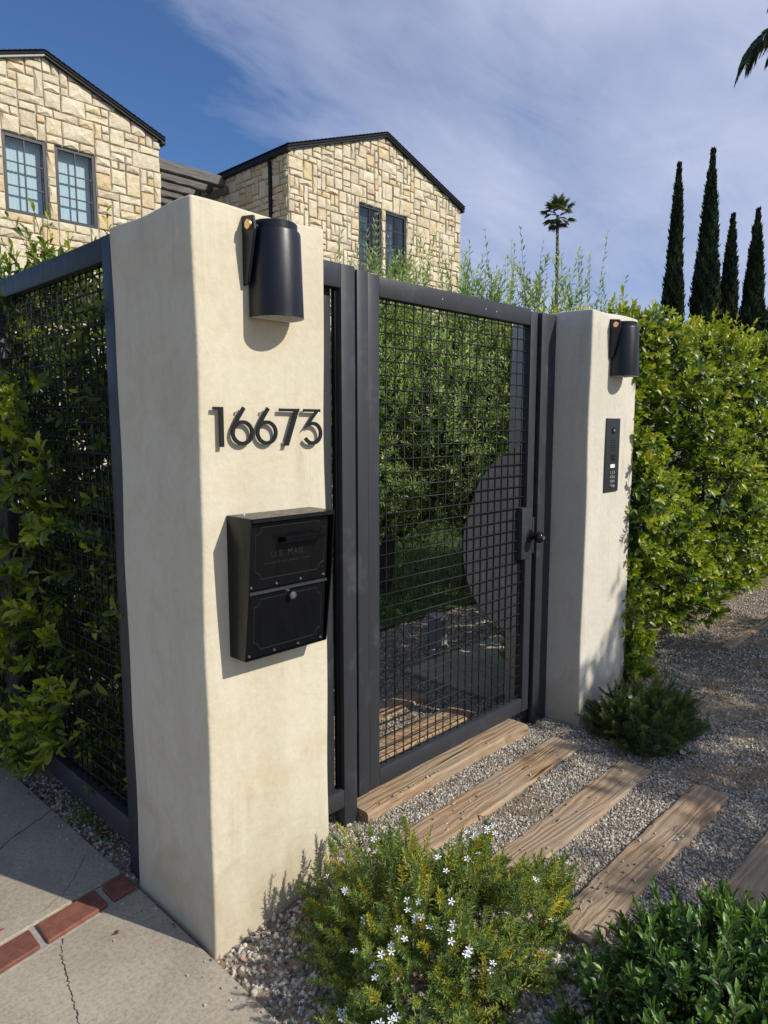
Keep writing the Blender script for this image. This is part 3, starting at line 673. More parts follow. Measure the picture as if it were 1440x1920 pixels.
# ------------------------------------------------------------------ mailbox
def mailbox():
    x0, x1, z0, z1 = 0.080, 0.388, 0.908, 1.325; YT, YM, YB = -.122, -.103, -.077; zm = 1.12
    t = thing('mailbox', 'black steel mailbox with a slanted front, mounted on the cream pillar below the number', 'mailbox', (0.234, 0, z0))
    th = 0.004
    prof = [(0, z0), (YB, z0), (YM, zm), (YT, z1), (0, z1)]
    for xa in (x0, x1-th):
        poly('side_plate', [(xa, y, z) for y, z in prof], (th, 0, 0), M['mailblk'], t, 0.0012)
    poly('top_plate', [(x0+th, 0, z1), (x0+th, YT, z1), (x0+th, YT-.001, z1-.012), (x0+th, YT+.004, z1-.012), (x0+th, YT+.005, z1-.005), (x0+th, 0, z1-.005)], (x1-x0-2*th, 0, 0), M['mailblk'], t)
    poly('bottom_plate', [(x0+th, 0, z0), (x0+th, YB, z0), (x0+th, YB, z0+.004), (x0+th, 0, z0+.004)], (x1-x0-2*th, 0, 0), M['mailblk'], t)
    # door plane: y as a function of z
    def dy(z): return -.075+(z-z0)*(-.028/(z1-z0))
    def door(name, za, zb, off):
        pts = [(x0+th+.001, dy(za)-off, za), (x0+th+.001, dy(zb)-off, zb), (x0+th+.001, dy(zb)+.012, zb), (x0+th+.001, dy(za)+.012, za)]
        return poly(name, pts, (x1-x0-2*th-.010, 0, 0), M['mailblk'], t, 0.001)
    up_ = door('upper_door', 1.116, 1.308, 0.003)
    lo = door('lower_door', 0.914, 1.108, 0.0)
    # lip on top of the lower door
    poly('door_lip', [(x0+th+.001, dy(1.110)-.008, 1.104), (x0+th+.001, dy(1.110)-.006, 1.1115), (x0+th+.001, dy(1.11)+.01, 1.1125), (x0+th+.001, dy(1.104)+.0, 1.101)], (x1-x0-2*th-.010, 0, 0), M['trim'], t)
    def trim(par, xa, xb, za, zb, off, c=0.022):
        pts = [(xa+c, zb), (xb-c, zb)]
        def corner(cx, cz, a0): return [(cx+.72*c*math.cos(math.radians(a0+k*18)), cz+.72*c*math.sin(math.radians(a0+k*18))) for k in range(6)]
        path = [(xa+c*1.1, zb)] + [(xb-c*1.1, zb)] + [(xb-c*.95, zb-.004)] + corner(xb, zb, 200)[:5][::1] + [(xb, zb-c*1.1)]
        path = []
        for (cx, cz, sx, sz) in ((xb, zb, -1, -1), (xb, za, -1, 1), (xa, za, 1, 1), (xa, zb, 1, -1)):
            arc = [(cx+sx*c*math.cos(math.radians(a)), cz+sz*c*math.sin(math.radians(a))) for a in (0, 20, 45, 70, 90)]
            arc = [(cx+sx*c*1.25, cz)]+[(p[0], p[1]) for p in arc]+[(cx, cz+sz*c*1.25)]
            if (sx, sz) in ((-1, 1), (1, -1)): arc = arc[::-1]
            path += arc
        bm = bmesh.new(); P = [(p[0], dy(p[1])-off, p[1]) for p in path]; P.append(P[0])
        bm_tube(bm, P, [0.0011]*len(P), 5)
        from_bm('raised_trim', bm, M['trim'], par, smooth=True)
    trim(up_, 0.106, 0.362, 1.146, 1.296, 0.0032)
    trim(lo, 0.108, 0.360, 0.936, 1.086, 0.0002)
    for zz, off in ((1.126, .003), (0.922, 0.0)):
        for q in range(4):
            xx = 0.094+q*0.0895
            bm = bmesh.new(); bm_cyl(bm, (xx, dy(zz)-off, zz), (xx, dy(zz)-off-.003, zz), .0046, .0032, 10)
            from_bm('screw', bm, M['steel'], up_ if off else lo, smooth=True)
    # handle
    hz = 1.262; bm = bmesh.new()
    yb = dy(hz)-.003
    bm_poly(bm, [(0.190, yb-.030, hz-.012), (0.190, yb-.032, hz), (0.190, yb-.027, hz+.003), (0.190, yb-.024, hz-.010)], (0.150, 0, 0))
    for xx in (0.190, 0.330): bm_poly(bm, [(xx, yb, hz+.002), (xx, yb-.027, hz+.002), (xx, yb-.029, hz-.011), (xx, yb, hz-.016)], (.010, 0, 0))
    from_bm('handle', bm, M['mailblk'], up_)
    # lock
    lz = 1.083; yl = dy(lz)
    cyl('lock_cylinder', (0.237, yl, lz), (0.237, yl-.016, lz), 0.0125, M['gunmetal'], lo, n=24)
    bm = bmesh.new(); bm_cyl(bm, (0.237, yl-.016, lz), (0.237, yl-.0175, lz), 0.0085, 0.008, 20); bm_box(bm, (0.2355, yl-.0185, lz-.004), (0.2385, yl-.0165, lz+.004))
    from_bm('keyway', bm, M['steel'], lo, smooth=False)
    bm = bmesh.new(); bm_cyl(bm, (0.12, -.03, z1), (0.12, -.03, z1+.006), .005, .003, 8); from_bm('top_screw', bm, M['steel'], t)
    # lettering
    text('U.S. MAIL', (0.222, dy(1.205)-.0033, 1.205), 0.026, M['emboss'], up_, 0.0006, tilt=math.atan(.028/(z1-z0)), spacing=1.15)
    text('Approved by the Postmaster General', (0.222, dy(1.187)-.0033, 1.187), 0.0098, M['emboss'], up_, 0.0004, tilt=math.atan(.028/(z1-z0)), spacing=1.12)
    return t
def text(body, loc, size, m, parent, extr=0.0005, tilt=0.0, spacing=1.0, name='lettering', align='CENTER'):
    c = bpy.data.curves.new('txt', 'FONT'); c.body = body; c.size = size; c.extrude = extr; c.align_x = align; c.space_character = spacing
    c.resolution_u = 3
    o = bpy.data.objects.new('txt', c); COL.objects.link(o); bpy.context.view_layer.update()
    dg = bpy.context.evaluated_depsgraph_get(); me = bpy.data.meshes.new_from_object(o.evaluated_get(dg))
    bpy.data.objects.remove(o); bpy.data.curves.remove(c)
    me.name = name; me.materials.clear()
    me.transform(Matrix.Translation(Vector(loc)-org(parent)) @ Matrix.Rotation(math.pi/2+tilt, 4, 'X'))
    return mobj(name, me, m, parent)
mailbox()

# ------------------------------------------------------------------ intercom
def intercom():
    x0, x1, z0, z1, y = 2.272, 2.420, 1.245, 1.617, -0.044
    t = thing('door_intercom', 'tall narrow black intercom panel with keypad on the far pale pillar', 'intercom', (2.346, y, z0))
    box('panel', (x0, y-.006, z0), (x1, y+.002, z1), M['panelblk'], t, 0.0012)
    cx = 2.349; F = y-.006
    cyl('camera_ring', (cx, F+.001, 1.555), (cx, F-.004, 1.555), 0.017, M['blackgloss'], t, n=24)
    cyl('camera_lens', (cx, F-.003, 1.555), (cx, F-.0065, 1.555), 0.008, M['steel'], t, r1=0.005, n=16)
    for r in range(5):
        for c in range(3): cyl('speaker_hole', (cx-.019+c*.019, F+.0005, 1.507-r*.0125), (cx-.019+c*.019, F-.0012, 1.507-r*.0125), 0.0042, M['hole'], t, n=10)
    box('sensor_window', (cx-.021, F-.0015, 1.402), (cx+.021, F+.001, 1.434), M['blackgloss'], t, 0.0005)
    box('name_plate', (cx-.024, F-.002, 1.367), (cx+.024, F+.001, 1.385), M['plate'], t, 0.0006)
    for r, row in enumerate(('123', '456', '789', '*0#')):
        for c, ch in enumerate(row):
            kx = cx-.020+c*.020; kz = 1.343-r*.0225
            k = box('key', (kx-.0078, F-.0018, kz-.0085), (kx+.0078, F+.001, kz+.0085), M['panelblk'], t, 0.0006)
            text(ch, (kx, F-.0019, kz-.0068), 0.021, M['keylit'], k, 0.0002, name='key_legend')
intercom()

# ------------------------------------------------------------------ gate and posts
def metalbox(name, a, b, parent, m='charcoal', r=0.003): return box(name, a, b, M[m], parent, r, 2)
GY0, GY1 = 0.150, 0.196
# fixed infill panel beside the big pillar
t = thing('fixed_gate_panel', 'narrow fixed charcoal panel with hinge post between the front pillar and the gate', 'gate panel', (0.60, 0.17, 0))
metalbox('hinge_post', (0.668, GY0, -0.05), (0.735, GY1+.01, 2.139), t)
metalbox('top_rail', (0.461, GY0, 2.056), (0.668, GY1, 2.139), t)
metalbox('bottom_rail', (0.461, GY0, 0.138), (0.668, GY1, 0.208), t)
metalbox('infill_panel', (0.461, GY0+.034, 0.2), (0.648, GY0+.04, 2.06), t, 'charcoal', 0.001)
metalbox('groove_shade_strip', (0.652, GY0+.016, 0.208), (0.656, GY0+.036, 2.056), t, 'mailblk', 0.001)  # near-black strip, shade of the groove put in as colour
t = thing('latch_post', 'slim charcoal latch post standing against the pale pillar', 'gate post', (2.05, 0.17, 0))
metalbox('post', (1.972, GY0-.002, 0.0), (2.101, GY1, 2.118), t)
metalbox('gap_shade_strip', (1.955, GY0+.022, 0.0), (1.972, GY1, 2.112), t, 'mailblk', 0.002)  # black recessed strip painting in the shade of the open gap
metalbox('strike_plate', (1.9535, GY0+.012, 0.95), (1.9718, GY0+.021, 1.13), t, 'steel' if False else 'shield', 0.001)

gate = thing('pedestrian_gate', 'closed charcoal metal gate with square wire mesh and a rounded lock shield', 'gate', (0.745, 0.17, 0.14))
ZB_, ZT_ = 0.145, 2.132
metalbox('hinge_stile', (0.745, GY0, ZB_), (0.800, GY1, ZT_-.002), gate)
metalbox('inner_stile', (0.8005, GY0+.0015, ZB_+.002), (0.860, GY1, ZT_-.004), gate)
metalbox('latch_stile', (1.878, GY0+.001, ZB_+.002), (1.935, GY1, ZT_-.018), gate)
metalbox('top_rail', (0.8605, GY0+.0025, 2.050), (1.8775, GY1-.001, ZT_-.008), gate)
metalbox('bottom_rail', (0.8605, GY0+.0025, ZB_+.004), (1.8775, GY1-.001, 0.218), gate)
WR = 0.0027
def bar_mesh(L_, axis, r, nn=6):
    bm = bmesh.new(); d = {'x': (L_, 0, 0), 'z': (0, 0, L_), 'y': (0, L_, 0)}[axis]; bm_cyl(bm, (0, 0, 0), d, r, r, nn)
    bmesh.ops.recalc_face_normals(bm, faces=bm.faces)
    me = bpy.data.meshes.new('mesh_wire'); bm.to_mesh(me); bm.free(); me.materials.append(M['wire'])
    me.polygons.foreach_set('use_smooth', [True]*len(me.polygons)); return me
hm = bar_mesh(1.03, 'x', WR); vm = bar_mesh(1.845, 'z', WR); og = org(gate)
z = 0.232; k = 0
while z < 2.045:
    o = mobj('mesh_wire', hm, None, gate, Vector((0.855, 0.170, z))-og); z += 0.0530
xx = 0.868
while xx < 1.876:
    o = mobj('mesh_wire', vm, None, gate, Vector((xx, 0.170+2*WR, 0.21))-og); xx += 0.0520
sh = [(1.925, 1.506), (1.768, 1.463), (1.62, 1.401), (1.528, 1.325), (1.472, 1.233), (1.427, 1.141), (1.418, 1.075), (1.420, 1.0), (1.436, 0.922), (1.482, 0.829), (1.553, 0.741), (1.653, 0.657), (1.788, 0.583), (1.925, 0.533)]
poly('lock_shield', [(x_, 0.1795, z_) for x_, z_ in sh], (0, 0.003, 0), M['shield'], gate)
lb = metalbox('lock_box', (1.832, GY0-.001, 0.932), (1.8785, GY1+.002, 1.186), gate, 'charcoal', 0.002)
lp = metalbox('lock_plate', (1.833, GY0-.005, 0.934), (1.915, GY0-.0015, 1.184), gate, 'charcoal', 0.001)
kb = thing('tmp', None, None); bpy.data.objects.remove(kb)
rose = cyl('door_rose', (1.905, GY0-.005, 1.042), (1.905, GY0-.012, 1.042), 0.034, M['blackgloss'], gate, r1=0.028, n=28)
cyl('knob_neck', (1.905, GY0-.011, 1.042), (1.905, GY0-.04, 1.042), 0.014, M['blackgloss'], rose, r1=0.011, n=18)
bm = bmesh.new(); bmesh.ops.create_uvsphere(bm, u_segments=24, v_segments=14, radius=0.028)
for v in bm.verts: v.co = Vector((v.co.x+1.905, v.co.y*.82+GY0-.058, v.co.z+1.042))
from_bm('knob', bm, M['blackgloss'], rose, smooth=True)
cyl('keyhole_cap', (1.905, GY0-.080, 1.042), (1.905, GY0-.0832, 1.042), 0.009, M['steel'], rose, n=14)
for (cx_, cz_) in ((1.225, 2.088), (1.52, 2.083), (1.60, 2.081)):
    bm = bmesh.new(); bm_poly(bm, [(cx_-.0016, GY0+.0024, cz_-.004), (cx_+.0016, GY0+.0024, cz_-.002), (cx_+.001, GY0+.0024, cz_+.004), (cx_-.001, GY0+.0024, cz_+.003)], (0, -.0006, 0)); from_bm('paint_chip', bm, M['white'], gate)
for i in range(2): cyl('hinge', (0.7395, GY0+.012, 0.42+i*1.3), (0.7395, GY0+.012, 0.50+i*1.3), 0.005, M['charcoal'], gate, n=10)

# ------------------------------------------------------------------ side fence
def fence_panel(y0, y1, label, xo=0.018):
    t = thing('mesh_fence_panel', label, 'fence', (xo, y0, 0.09), 'charcoal mesh fence panels left of the pillar')
    x0, x1 = xo, xo+0.046; zb, zt = 0.095, 2.184
    metalbox('stile', (x0, y0, -0.03), (x1, y0+.097, zt), t)
    metalbox('stile', (x0, y1-.055, -0.03), (x1, y1, zt), t)
    metalbox('top_rail', (x0+.001, y0+.0975, 2.108), (x1-.001, y1-.0555, zt-.001), t)
    metalbox('bottom_rail', (x0+.001, y0+.0975, zb), (x1-.001, y1-.0555, 0.19), t)
    L_ = (y1-.05)-(y0+.09); ho = bar_mesh(L_, 'y', 0.0032); ve = bar_mesh(1.93, 'z', 0.0032); oo = org(t)
    z = 0.23
    while z < 2.10: mobj('mesh_wire', ho, None, t, Vector((x0+.022, y0+.09, z))-oo); z += 0.0545
    y = y0+.13
    while y < y1-.06: mobj('mesh_wire', ve, None, t, Vector((x0+.029, y, 0.185))-oo); y += 0.0525
    return t
fence_panel(0.486, 1.70, 'nearest charcoal mesh fence panel, joined to the side of the front pillar')
fence_panel(1.704, 2.95, 'farther mesh fence panel at the left edge behind the leafy branches')

# ------------------------------------------------------------------ stone houses
def clip(poly_, a, b, c):   # keep a*x+b*z<=c
    res = []
    for i in range(len(poly_)):
        p, q = poly_[i], poly_[(i+1) % len(poly_)]
        dp, dq = a*p[0]+b*p[1]-c, a*q[0]+b*q[1]-c
        if dp <= 0: res.append(p)
        if (dp < 0 < dq) or (dq < 0 < dp):
            s_ = dp/(dp-dq); res.append((p[0]+(q[0]-p[0])*s_, p[1]+(q[1]-p[1])*s_))
    return res
def area(p): return 0.5*abs(sum(p[i][0]*p[(i+1) % len(p)][1]-p[(i+1) % len(p)][0]*p[i][1] for i in range(len(p))))
def stone_geo(pg, depth, map3, rnd):
    """irregular rock faced block from a convex polygon in wall coordinates"""
    pts = []
    for i in range(len(pg)):
        p, q = Vector(pg[i]), Vector(pg[(i+1) % len(pg)]); L_ = (q-p).length
        k = max(1, min(3, int(round(L_/0.13))))
        for j in range(k): pts.append(p.lerp(q, j/k))
    c = sum(pts, Vector((0, 0)))/len(pts); n = len(pts)
    if n < 3: return None
    V = []; F = []
    o_ = [p+(c-p).normalized()*rnd.uniform(0, .006) for p in pts]
    i1 = [p+(c-p)*min(.5, rnd.uniform(.010, .026)/max((c-p).length, .02)) for p in pts]
    for p in o_: V.append(map3(p.x, p.y, -0.02))
    for p in o_: V.append(map3(p.x, p.y, depth-.010+rnd.uniform(-.003, .003)))
    for p in i1: V.append(map3(p.x, p.y, depth+rnd.uniform(-.006, .011)))
    cc = c+Vector((rnd.uniform(-.03, .03), rnd.uniform(-.02, .02)))
    V.append(map3(cc.x, cc.y, depth+rnd.uniform(0, .026)))
    for i in range(n):
        j = (i+1) % n
        F += [(i, j, n+j, n+i), (n+i, n+j, 2*n+j, 2*n+i), (2*n+i, 2*n+j, 3*n)]
    return V, F
def stone_wall(parent, s0, s1, zlo, ztop, roofline, holes, map3, u, seed, single_above, gap=0.012, corner=0):
    """roofline: list of (a,b,c) clips; holes: rects (s0,s1,z0,z1)"""
    rnd = random.Random(seed)
    o0 = holes[0][0] if holes else s0
    i0 = math.floor((s0-o0)/u)-1; i1 = math.ceil((s1-o0)/u)+1
    zo = holes[0][2] if holes else zlo
    j0 = math.floor((zlo-zo)/u); j1 = math.ceil((ztop-zo)/u)+1
    used = set()
    for h in holes:
        for i in range(i0, i1):
            for j in range(j0, j1):
                cx, cz = o0+(i+.5)*u, zo+(j+.5)*u
                if h[0]-.02 < cx < h[1]+.02 and h[2]-.02 < cz < h[3]+.02: used.add((i, j))
    sizes = [(1, 1)]*5+[(2, 1)]*9+[(3, 1)]*5+[(2, 2)]*8+[(3, 2)]*5+[(1, 2)]*4+[(4, 2)]*1+[(2, 3)]*2+[(1, 3)]*1
    lV, lF, lT = [], [], []; count = 0; todo = []
    for j in range(j0, j1):
        for i in range(i0, i1):
            if (i, j) in used: continue
            opts = sizes[:]; rnd.shuffle(opts)
            for (w, h) in opts+[(1, 1)]:
                cells = [(i+a, j+b) for a in range(w) for b in range(h)]
                if all(cc not in used for cc in cells): break
            used.update(cells)
            g = gap/2
            pg = [(o0+i*u+g, zo+j*u+g), (o0+(i+w)*u-g, zo+j*u+g), (o0+(i+w)*u-g, zo+(j+h)*u-g), (o0+i*u+g, zo+(j+h)*u-g)]
            pg = [(p[0]+rnd.uniform(-.004, .004), p[1]+rnd.uniform(-.004, .004)) for p in pg]
            for cl in [(-1, 0, -s0), (1, 0, s1), (0, -1, -zlo)]+roofline:
                if pg: pg = clip(pg, *cl)
            for hh in holes:
                if pg and pg[0][0] < hh[1] and max(p[0] for p in pg) > hh[0] and min(p[1] for p in pg) < hh[3] and max(p[1] for p in pg) > hh[2]:
                    cx = sum(p[0] for p in pg)/len(pg); cz = sum(p[1] for p in pg)/len(pg)
                    cand = [(abs(cx-hh[0]), (1, 0, hh[0])), (abs(cx-hh[1]), (-1, 0, -hh[1])), (abs(cz-hh[3]), (0, -1, -hh[3])), (abs(cz-hh[2]), (0, 1, hh[2]))]
                    cand = [q for q in cand if (q[1][0]*cx+q[1][1]*cz) <= q[1][2]] or cand
                    pg = clip(pg, *min(cand)[1])
            if len(pg) < 3 or area(pg) < 0.0035: continue
            todo.append(pg)
    todo.sort(key=lambda p: -max(q[1] for q in p))
    for pg in todo:
        d = rnd.uniform(.016, .030); r = stone_geo(pg, d, map3, rnd)
        if not r: continue
        V, F = r; tn = rnd.betavariate(1.6, 1.7)
        zc = sum(p[1] for p in pg)/len(pg)
        if zc > single_above and count < 298:
            o0_ = org(parent); me = bpy.data.meshes.new('stone'); me.from_pydata([tuple(Vector(v)-o0_) for v in V], [], F)
            a = me.attributes.new('tint', 'FLOAT', 'POINT'); a.data.foreach_set('value', [tn]*len(V))
            mobj('stone', me, M['stone'], parent); count += 1
        else:
            b0 = len(lV); lV += V; lF += [tuple(q+b0 for q in f) for f in F]; lT += [tn]*len(V)
    if lV:
        o0_ = org(parent); me = bpy.data.meshes.new('lower_stones'); me.from_pydata([tuple(Vector(v)-o0_) for v in lV], [], lF)
        a = me.attributes.new('tint', 'FLOAT', 'POINT'); a.data.foreach_set('value', lT)
        o = mobj('lower_stones', me, M['stone'], parent); o['kind'] = 'stuff'
    return count
def window(parent, x0, x1, z0, z1, yf, nx, nz, curtain, seed):
    fr = bmesh.new(); f = 0.045; y0, y1 = yf+0.0, yf+0.05
    bm_box(fr, (x0, y0, z0), (x0+f, y1, z1), .003); bm_box(fr, (x1-f, y0, z0), (x1, y1, z1), .003)
    bm_box(fr, (x0+f, y0, z1-f), (x1-f, y1, z1), .003); bm_box(fr, (x0+f, y0, z0), (x1-f, y1, z0+f), .003)
    W = from_bm('window', fr, M['winframe'], parent)
    gx0, gx1, gz0, gz1 = x0+f, x1-f, z0+f, z1-f
    for i in range(1, nx):
        xx = gx0+(gx1-gx0)*i/nx; box('mullion', (xx-.009, y0+.008, gz0), (xx+.009, y0+.034, gz1), M['winframe'], W, 0.001)
    for j in range(1, nz):
        zz = gz0+(gz1-gz0)*j/nz; box('mullion', (gx0, y0+.010, zz-.009), (gx1, y0+.032, zz+.009), M['winframe'], W, 0.001)
    rnd = random.Random(seed)
    for i in range(nx):
        for j in range(nz):
            a = (gx0+(gx1-gx0)*i/nx+.0092, y0+.019, gz0+(gz1-gz0)*j/nz+.0092); b = (gx0+(gx1-gx0)*(i+1)/nx-.0092, y0+.023, gz0+(gz1-gz0)*(j+1)/nz-.0092)
            p = box('pane', a, b, M['glass'], W, 0.0)
    bm = bmesh.new(); n = 40; prev = None     # pleated curtain behind the glass
    ca, cb = (x0+.03, x1-.03) if curtain == 'curtain' else (x0+.03, x0+(x1-x0)*.62)
    for k in range(n+1):
        xx = ca+(cb-ca)*k/n; yy = y1+.10+(.003 if curtain == 'curtain' else .014)*math.sin(k*1.5+seed)
        cur = (bm.verts.new((xx, yy, z0-.05)), bm.verts.new((xx, yy, z1+.05)))
        if prev: bm.faces.new((prev[0], cur[0], cur[1], prev[1]))
        prev = cur
    from_bm('curtain', bm, M[curtain], W, smooth=True)
    return W
def house(label, x0, x1, yf, yb, eave, ridge, wins, curtain, nz, single_above, side_stone, seed, u=0.12):
    t = thing('stone_house', label, 'house', ((x0+x1)/2, (yf+yb)/2, 0), 'honey stone houses behind the gate')
    xm = (x0+x1)/2; sl = (ridge-eave)/(xm-x0)
    # shell: front wall in pieces round the windows, side and back walls
    bm = bmesh.new(); th = 0.22
    wz0 = min(w[2] for w in wins); wz1 = max(w[3] for w in wins)
    bm_box(bm, (x0, yf, -.05), (x1, yf+th, wz0)); xs = x0
    for w in wins: bm_box(bm, (xs, yf, wz0), (w[0], yf+th, wz1)); xs = w[1]
    bm_box(bm, (xs, yf, wz0), (x1, yf+th, wz1)); bm_box(bm, (x0, yf, wz1), (x1, yf+th, eave))
    bm_poly(bm, [(x0, yf, eave), (x1, yf, eave), (xm, yf, ridge)], (0, th, 0))
    bm_box(bm, (x0, yf+th, -.05), (x0+th, yb, eave)); bm_box(bm, (x1-th, yf+th, -.05), (x1, yb, eave)); bm_box(bm, (x0+th, yb-th, -.05), (x1-th, yb, eave))
    from_bm('wall', bm, M['mortar'], t)
    box('added_dark_floor', (x0+th, yf+th, wz0-.6), (x1-th, yb-th, wz0-.5), M['room'], t, 0)  # floor added inside to keep the windows dark
    box('inner_dark_backing', (x0+th, yf+1.2, wz0-.5), (x1-th, yf+1.25, eave), M['room'], t, 0)  # near-black backing, interior darkness painted into its colour
    roofl = [(-sl, 1, eave-sl*x0-.01), (sl, 1, eave+sl*x1-.01)]
    n = stone_wall(t, x0-.018, x1+.018, 0.6, ridge, roofl, [(w[0], w[1], w[2], w[3]) for w in wins], lambda s, z, d: (s, yf-d, z), u, seed, single_above)
    if side_stone:
        stone_wall(t, yf+.004, yb, 0.6, eave, [(0, 1, eave-.02)], [], lambda s, z, d: (x0-d, s, z), u, seed+5, side_stone)
    for k, w in enumerate(wins): window(t, w[0]+.004, w[1]-.004, w[2]+.004, w[3]-.004, yf+.006, 2, nz, curtain, seed+k)
    # roof
    oh = 0.075; ov = 0.10; rt_ = 0.030
    for sgn in (-1, 1):
        xe = xm+sgn*((x1-x0)/2+oh); ze = eave-sl*oh
        bm = bmesh.new(); pts = [(xm, yf-ov, ridge+.012), (xe, yf-ov, ze+.012), (xe, yf-ov, ze+.012+rt_), (xm, yf-ov, ridge+.012+rt_)]
        bm_poly(bm, pts if sgn < 0 else pts[::-1], (0, yb-yf+2*ov, 0))
        r = from_bm('roof', bm, M['roof'], t)
        # shingle butts along the verge
        k = 26
        bm = bmesh.new()
        for q in range(k):
            fa, fb = q/k, (q+1)/k
            xa, xb = xm+(xe-xm)*fa, xm+(xe-xm)*fb; za = ridge+(ze-ridge)*fa+.058; zb_ = ridge+(ze-ridge)*fb+.058
            p = [(xa, yf-ov-.006, za), (xb, yf-ov-.006, zb_), (xb, yf-ov-.006, zb_+.014), (xa, yf-ov-.006, za+.004)]
            bm_poly(bm, p, (0, yb-yf+2*ov, 0))
        c_ = from_bm('shingle_courses', bm, M['roof'], t); c_['kind'] = 'stuff'
        bm = bmesh.new(); p = [(xm, yf-.085, ridge+.008), (xe-sgn*.02, yf-.085, ze+.012), (xe-sgn*.02, yf-.085, ze-.016), (xm, yf-.085, ridge-.020)]
        bm_poly(bm, p, (0, .05, 0)); from_bm('rake_trim', bm, M['fascia'] if (sgn < 0 and curtain == 'curtain') else M['gutter'], t)
        bm = bmesh.new(); xg = xe+sgn*.01
        bm_box(bm, (min(xg, xg-sgn*.085), yf-.09, ze-.055), (max(xg, xg-sgn*.085), yb+.05, ze+.012), .012)
        from_bm('gutter', bm, M['gutter'], t)
    return t, n
hr, n1_ = house('nearer two window stone gable house rising behind the gate and the front pillar', 6.676, 11.26, 8.0, 15.0, 6.15, 6.965,
            [(8.29, 8.89, 4.44, 5.64), (8.99, 9.59, 4.44, 5.64)], 'curtain2', 4, 4.7, 5.2, 5, 0.10)
dp = [(6.60, 8.44, 6.08), (6.635, 8.44, 5.95), (6.635, 8.44, 0.2)]
tube('downspout', dp, [.035]*3, M['gutter'], hr, 10)
hl, n2_ = house('stone gable house at the left edge with two tall pale curtained windows', 1.54, 5.085, 9.36, 15.0, 6.20, 6.856,
            [(2.69, 3.29, 4.60, 5.68), (3.41, 4.01, 4.60, 5.68)], 'curtain', 3, 4.0, None, 21)
print('stones', n1_, n2_)
# pergola beams between the wings
t = thing('pergola', 'row of weathered grey timber beams bridging the two stone houses', 'pergola', (5.9, 10.5, 5.9))
for k in range(6):
    y = 9.80+k*0.42
    bm = bmesh.new(); bm_box(bm, (5.10, y, 5.93), (6.64, y+.14, 6.11), .012)
    bmesh.ops.subdivide_edges(bm, edges=[e for e in bm.edges if e.calc_length() > 1], cuts=10)
    for v in bm.verts: v.co.z += random.gauss(0, .004); v.co.y += random.gauss(0, .003)
    from_bm('beam', bm, M['beam'], t)
box('ledger', (6.60, 9.70, 5.80), (6.655, 12.3, 5.925), M['beam'], t, .004)

# ------------------------------------------------------------------ gravel
def gravel(name, P, R, label=None, lift=0.25):
    n = len(P); me = bpy.data.meshes.new(name); me.vertices.add(n)
    P = P.copy(); P[:, 2] += R*lift
    me.vertices.foreach_set('co', P.astype(np.float32).ravel())
    a = me.attributes.new('rot', 'FLOAT_VECTOR', 'POINT'); a.data.foreach_set('vector', rng.uniform(0, 6.28, (n, 3)).astype(np.float32).ravel())
    s_ = R[:, None]*np.stack([rng.uniform(.75, 1.35, n), rng.uniform(.6, 1.1, n), rng.uniform(.5, .85, n)], 1)
    a = me.attributes.new('scl', 'FLOAT_VECTOR', 'POINT'); a.data.foreach_set('vector', s_.astype(np.float32).ravel())
    a = me.attributes.new('tint', 'FLOAT', 'POINT'); a.data.foreach_set('value', rng.uniform(0, 1, n).astype(np.float32))
    o = bpy.data.objects.new(name, me); COL.objects.link(o); o['kind'] = 'stuff'
    tree = bpy.data.node_groups.get('scatter_pebbles')
    if tree is None:
        tree = bpy.data.node_groups.new('scatter_pebbles', 'GeometryNodeTree')
        tree.interface.new_socket('Geometry', in_out='INPUT', socket_type='NodeSocketGeometry')
        tree.interface.new_socket('Geometry', in_out='OUTPUT', socket_type='NodeSocketGeometry')
        nd = tree.nodes; gi = nd.new('NodeGroupInput'); go = nd.new('NodeGroupOutput')
        iop = nd.new('GeometryNodeInstanceOnPoints'); ico = nd.new('GeometryNodeMeshIcoSphere'); ico.inputs['Subdivisions'].default_value = 1
        sm = nd.new('GeometryNodeSetMaterial'); sm.inputs['Material'].default_value = M['pebble']
        ar = nd.new('GeometryNodeInputNamedAttribute'); ar.data_type = 'FLOAT_VECTOR'; ar.inputs['Name'].default_value = 'rot'
        asx = nd.new('GeometryNodeInputNamedAttribute'); asx.data_type = 'FLOAT_VECTOR'; asx.inputs['Name'].default_value = 'scl'
        e2r = nd.new('FunctionNodeEulerToRotation')
        lk = tree.links
        lk.new(gi.outputs[0], iop.inputs['Points']); lk.new(ico.outputs['Mesh'], sm.inputs['Geometry']); lk.new(sm.outputs[0], iop.inputs['Instance'])
        lk.new(ar.outputs[0], e2r.inputs[0]); lk.new(e2r.outputs[0], iop.inputs['Rotation']); lk.new(asx.outputs[0], iop.inputs['Scale'])
        lk.new(iop.outputs[0], go.inputs[0])
    md = o.modifiers.new('scatter', 'NODES'); md.node_group = tree
    me.materials.append(M['pebble'])
    return o
PL = [(0.742, 1.86, 0.10, 0.262), (0.70, 1.895, -0.186, -0.028), (0.72, 1.90, -0.516, -0.366), (0.74, 1.90, -0.835, -0.688), (0.78, 1.88, -1.165, -1.015),
      (0.75, 1.85, 0.42, 0.57), (0.78, 1.85, 0.74, 0.88), (2.05, 3.5, 0.45, 1.12), (2.1, 2.6, -.044, .41), (0, .46, 0, .48)]
